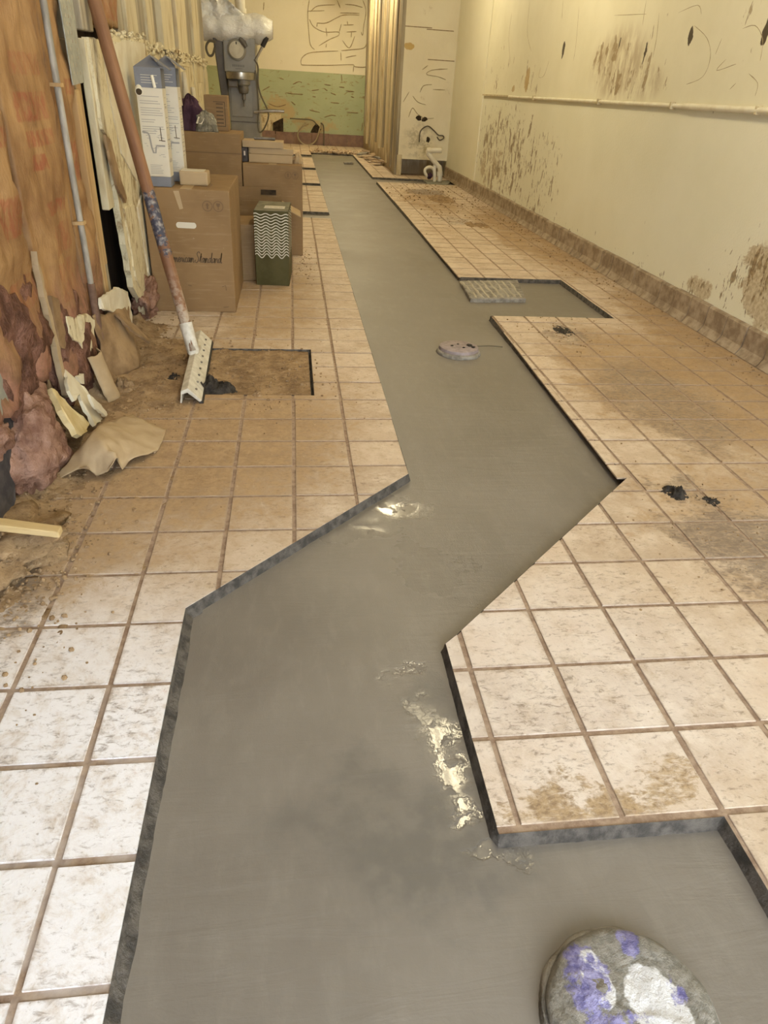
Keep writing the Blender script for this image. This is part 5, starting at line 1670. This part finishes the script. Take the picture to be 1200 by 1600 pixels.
# plastic sheet
wp = thing('plastic_sheet', 'white translucent plastic sheet wrapped over the head of the mixer', 'plastic sheet', (-0.2, YM + 0.25, 1.55))
a, b = PX(302, 40, YM + .12), PX(426, 47, YM + .12)


def wrap(u, v):
    th = v * 2 * math.pi
    x = a[0] + (b[0] - a[0]) * u
    r = 0.155 * (1 - abs(2 * u - 1) ** 5 * 0.45) * (1 + 0.10 * fz(u * 6, math.cos(th) * 2, math.sin(th) * 2, 1.0) + 0.05 * math.sin(u * 26 + 3 * math.cos(th)))
    z = a[2] + (b[2] - a[2]) * u + r * 0.95 * math.sin(th)
    return (x, YM + 0.16 + r * 1.7 * math.cos(th), z)


MB().grid(60, 28, wrap).build('roll', 'plastic_wrap', wp, 'all')
p0, p1, p2, p3 = PX(296, -10), PX(345, -10), PX(386, 28), PX(306, 62)
m = MB()


def drape(u, v):
    top = np.array(p0) * (1 - u) + np.array(p1) * u
    bot = np.array(p3) * (1 - u) + np.array(p2) * u
    q = top * (1 - v) + bot * v
    s = 0.05 * fz(u * 4, v * 3, 1.2, 1.3) + 0.04 * math.sin(u * 15 + v * 3)
    return (q[0] + 0.02 * nz(u * 5, v * 9), YM + 0.06 + s - 0.10 * math.sin(v * 3.1), q[2] + 0.03 * nz(u * 7, 3))


m.grid(40, 40, drape)
o = m.build('hanging_fold', 'plastic_wrap', wp, 'all')
o.modifiers.new('t', 'SOLIDIFY').thickness = 0.004
xx = ony(375, 10, 9.4)
tag(origin(MB().tube([(xx[0], 9.4, 1.2), (xx[0], 9.4, CEIL - .002)], 0.062, 18).build('stand_pipe', 'pvc', None, True), (xx[0], 9.4, 1.2)), 'white vertical pipe rising to the ceiling behind the mixer', 'pipe')
MB().lathe([(0.075, 0), (0.075, 0.05)], (xx[0], 9.4, 1.9), 18).build('coupling', 'pvc', bpy.data.objects['stand_pipe'], True)

# ------------------------------------------------------------------ things in the trench
cap = thing('cleanout_cover', 'large round cleanout cover smeared with purple and white paint, at the bottom of the picture', 'cleanout cover', (0.93, -0.742, ZW))
m = MB().lathe([(0.136, -0.004), (0.134, 0.010), (0.131, 0.024), (0.126, 0.031), (0.118, 0.034), (0.10, 0.036), (0.08, 0.037), (0.06, 0.038), (0.04, 0.0385), (0.02, 0.039), (0.004, 0.039)], (0, 0, 0), 64, 'z', 0.05)
bm_v = []
for p in m.v:
    r = math.hypot(p[0], p[1])
    bm_v.append((p[0], p[1], p[2] + (0.006 * fz(p[0], p[1], 0.3, 24, 4) if r < 0.122 else 0.002 * nz(p[0] * 60, p[1] * 60))))
m.v = bm_v
m.build('lid', 'paint_smeared', cap, 'all', world=False)
for i in range(2):
    a = i * 1.7 + 2.4
    r = rn(0.03, 0.10)
    MB().blob((r * math.cos(a), r * math.sin(a), 0.036), (rn(.015, .025), rn(.012, .02), 0.0045), 3, 0.35, 3, i * 3.0).build('mortar_lump', 'mortar', cap, 'all', world=False)
MB().lathe([(0.146, -0.006), (0.141, 0.006), (0.135, 0.016), (0.130, 0.012)], (0, 0, 0), 64, 'z', 0.07).build('mortar_ring', 'mortar', cap, 'all', world=False)
c = onz(717, 543, 0.0)
dc = thing('cleanout_cover', 'small round mauve cleanout cover standing up from the concrete midway along the trench', 'cleanout cover', (c[0], c[1], ZW))
MB().lathe([(0.118, -0.004), (0.114, 0.004), (0.108, 0.026), (0.106, 0.036), (0.100, 0.038), (0.004, 0.039)], (0, 0, 0), 40, 'z', 0.03).build('lid', 'mauve_cap', dc, True, world=False)
MB().lathe([(0.125, -0.004), (0.120, 0.010), (0.112, 0.022), (0.110, 0.018)], (0, 0, 0), 40, 'z', 0.05).build('mortar_ring', 'mortar', dc, 'all', world=False)
for a, b, s in ((0.06, 0.01, .016), (0.075, -0.02, .012), (-0.04, 0.0, .008), (0.0, 0.03, .007), (0.02, -0.03, 0.008)):
    MB().blob((a, b, 0.040), (s, s, s * .4), 2, 0.5, 4, a * 50).build('mud_spot', 'mud_black', dc, True, world=False)
a, b = onz(745, 541, -0.012), onz(785, 542, -0.022)
MB().tube(smoothpath([a, (np.array(a) + np.array(b)) / 2 + np.array([0, 0, 0.004]), b]), 0.0035, 6).build('wire', 'cable', dc, True)
# square mortar-smeared cover
gq = [onz(*p) for p in ((719, 438), (809, 437), (822, 466), (735, 466))]
gc = sum(np.array(p) for p in gq) / 4
gr = thing('access_cover', 'square access cover smeared with mortar at the mouth of the side channel', 'cover', (gc[0], gc[1], ZW))
m = MB().prism([(p[0] - gc[0], p[1] - gc[1], -0.004) for p in gq], (0, 0, 0.032))
m.build('plate', 'mortar', gr, False, 0.004, world=False)
for i in range(8):
    u = (i + 0.5) / 8.6
    a0 = np.array(gq[0]) * (1 - u) + np.array(gq[1]) * u - gc
    b0 = np.array(gq[3]) * (1 - u) + np.array(gq[2]) * u - gc
    P = [a0 * (1 - t) + b0 * t + np.array([rn(-.006, .006) + 0.05 * (t - .5), 0, 0]) for t in np.linspace(0.05, 0.95, 9)]
    MB().tube([(p[0], p[1], 0.021) for p in P], [rn(.009, .016) for _ in P], 6).build('mortar_ridge', 'mortar_white', gr, True, world=False)
# scrap of board on the far concrete
a, b = onz(537, 254, -0.01), onz(552, 255, -0.01)
tag(MB().hexa([(a[0], a[1] - .1, ZW), (b[0], a[1] - .1, ZW), (b[0], a[1] + .1, ZW), (a[0], a[1] + .1, ZW)], [(a[0], a[1] - .1, ZW + .03), (b[0], a[1] - .1, ZW + .04), (b[0], a[1] + .1, ZW + .04), (a[0], a[1] + .1, ZW + .03)]).build('board_scrap', 'mortar', None, False, 0.006), 'small grey board scrap on the far end of the concrete', 'board')

# ------------------------------------------------------------------ far end: drain pipes, rubble, cables
YP = 10.55
PP = lambda a, b: np.array(ony(a, b, YP))
dp = thing('drain_pipes', 'white plastic drain pipes with an elbow rising by the right wall', 'pipe', tuple(onz(684, 284, ZW)))
MB().tube(smoothpath([PP(690, 235), PP(678, 235), PP(670, 236), PP(669, 239), PP(675, 248), PP(684, 259), PP(687, 264), PP(687, 284)], 5), 0.037, 14).build('waste_pipe', 'pvc', dp, 'all')
MB().tube([PP(674, 235), PP(667, 236)], 0.046, 14).build('elbow_collar', 'pvc', dp, True)
MB().tube([PP(687, 268), PP(687, 275)], 0.046, 14).build('coupling', 'pvc', dp, True)
MB().tube(smoothpath([PP(679, 280), PP(678, 266), PP(672, 261), PP(665, 264), PP(664, 270), PP(668, 276)], 5), 0.024, 12).build('trap_bend', 'pvc', dp, 'all')
MB().tube([PP(679, 258), PP(679, 284)], 0.026, 12).build('riser', 'pvc', dp, True)
q = [onz(*p, -0.02) for p in ((661, 282), (672, 277), (706, 283), (700, 289), (668, 288))]
MB().prism([(p[0], p[1], -0.03) for p in q], (0, 0, 0.024)).build('wet_collar', 'galvanised', dp, False, 0.006)
MB().blob(PP(671, 275), (0.04, 0.04, 0.05), 2, 0.4, 3, 2).build('purple_primer', 'purple_cloth', dp, True)
for lab, pts, r, mt, Y in (
        ('grey cable looping out of a hole in the boxed wall above the drain pipes', [(655, 222), (657, 205), (668, 197), (678, 204), (685, 211), (692, 212), (693, 216), (687, 219), (683, 214)], 0.009, 'cable', CY0 - 0.03),
        ('pale cable loop hanging at the foot of the far wall', [(504, 192), (500, 200), (494, 219), (482, 227), (470, 222), (465, 210), (472, 198), (482, 193)], 0.016, 'cable_pale', 17.10),
        ('rigid grey cable standing at the far wall beside the broken hole', [(501, 192), (505, 196), (506, 206), (506, 229)], 0.014, 'cable', 17.08),
        ('thin dark cable strung along the far wall above the skirting', [(453, 185), (468, 186), (488, 188), (495, 196)], 0.012, 'cable', 17.15)):
    o = MB().tube(smoothpath([ony(a, b, Y) for a, b in pts]), r, 7).build('cable', mt, None, True)
    tag(o, lab, 'cable')
o = bpy.data.objects.get('cable')
zb = onz(0, 0)
MB().box(CX0 + .02, CX0 + .10, CY0 - .03, CY0 + .04, 0.0, 0.30).build('short_leg', 'painted_wood', wc, bevel=0.004)
# broken tile shards heaped by the boxed wall
for i, (a, b, s, lab) in enumerate((
        (566, 246, .12, 'flat tile shard at the trench edge, leftmost of the far heap'), (576, 250, .14, 'broad tile shard in the middle of the far heap'), (585, 246, .11, 'pale tile shard at the back of the far heap'), (594, 253, .13, 'thick tile shard at the front of the far heap'),
        (602, 258, .12, 'long shard at the right end of the far heap'), (588, 258, .10, 'small shard lying before the far heap'), (607, 250, .10, 'upright shard against the boxed wall'), (573, 241, .11, 'shard furthest back in the far heap'), (580, 254, .09, 'dusty chip at the near edge of the far heap'), (598, 244, .10, 'tilted shard near the timber corner of the boxed wall'))):
    c = onz(a, b, 0.0)
    out = [(math.cos(t) * s * rn(.7, 1.2), math.sin(t) * s * 1.6 * rn(.6, 1.2)) for t in [k * 2 * math.pi / 6 for k in range(6)]]
    tl = rn(-0.25, 0.25)
    m = MB().prism([(c[0] + p[0], c[1] + p[1], 0.03 + abs(tl) * s + p[0] * tl) for p in out], (0, 0, 0.03))
    o = m.build('tile_shard', 'brick_shard' if i % 3 else 'mortar', None)
    tag(origin(o, (c[0], c[1], 0)), lab, 'tile shard', 'tile shards heaped at the far end')
m = MB()
for i in range(130):
    u = rn(0, 1)
    c = onz(486 + 75 * u + rn(-4, 4), 236 + 4 * u + rn(-2, 2), 0.0)
    s = rn(.02, .07)
    m.blob((c[0], c[1], rn(0, .03)), (s, s * 1.5, s * .6), 1, 0.5, 3, i)
tag(m.build('rubble', 'brick_shard'), 'broken rubble along the far end of the concrete trench', 'rubble', kind='stuff')
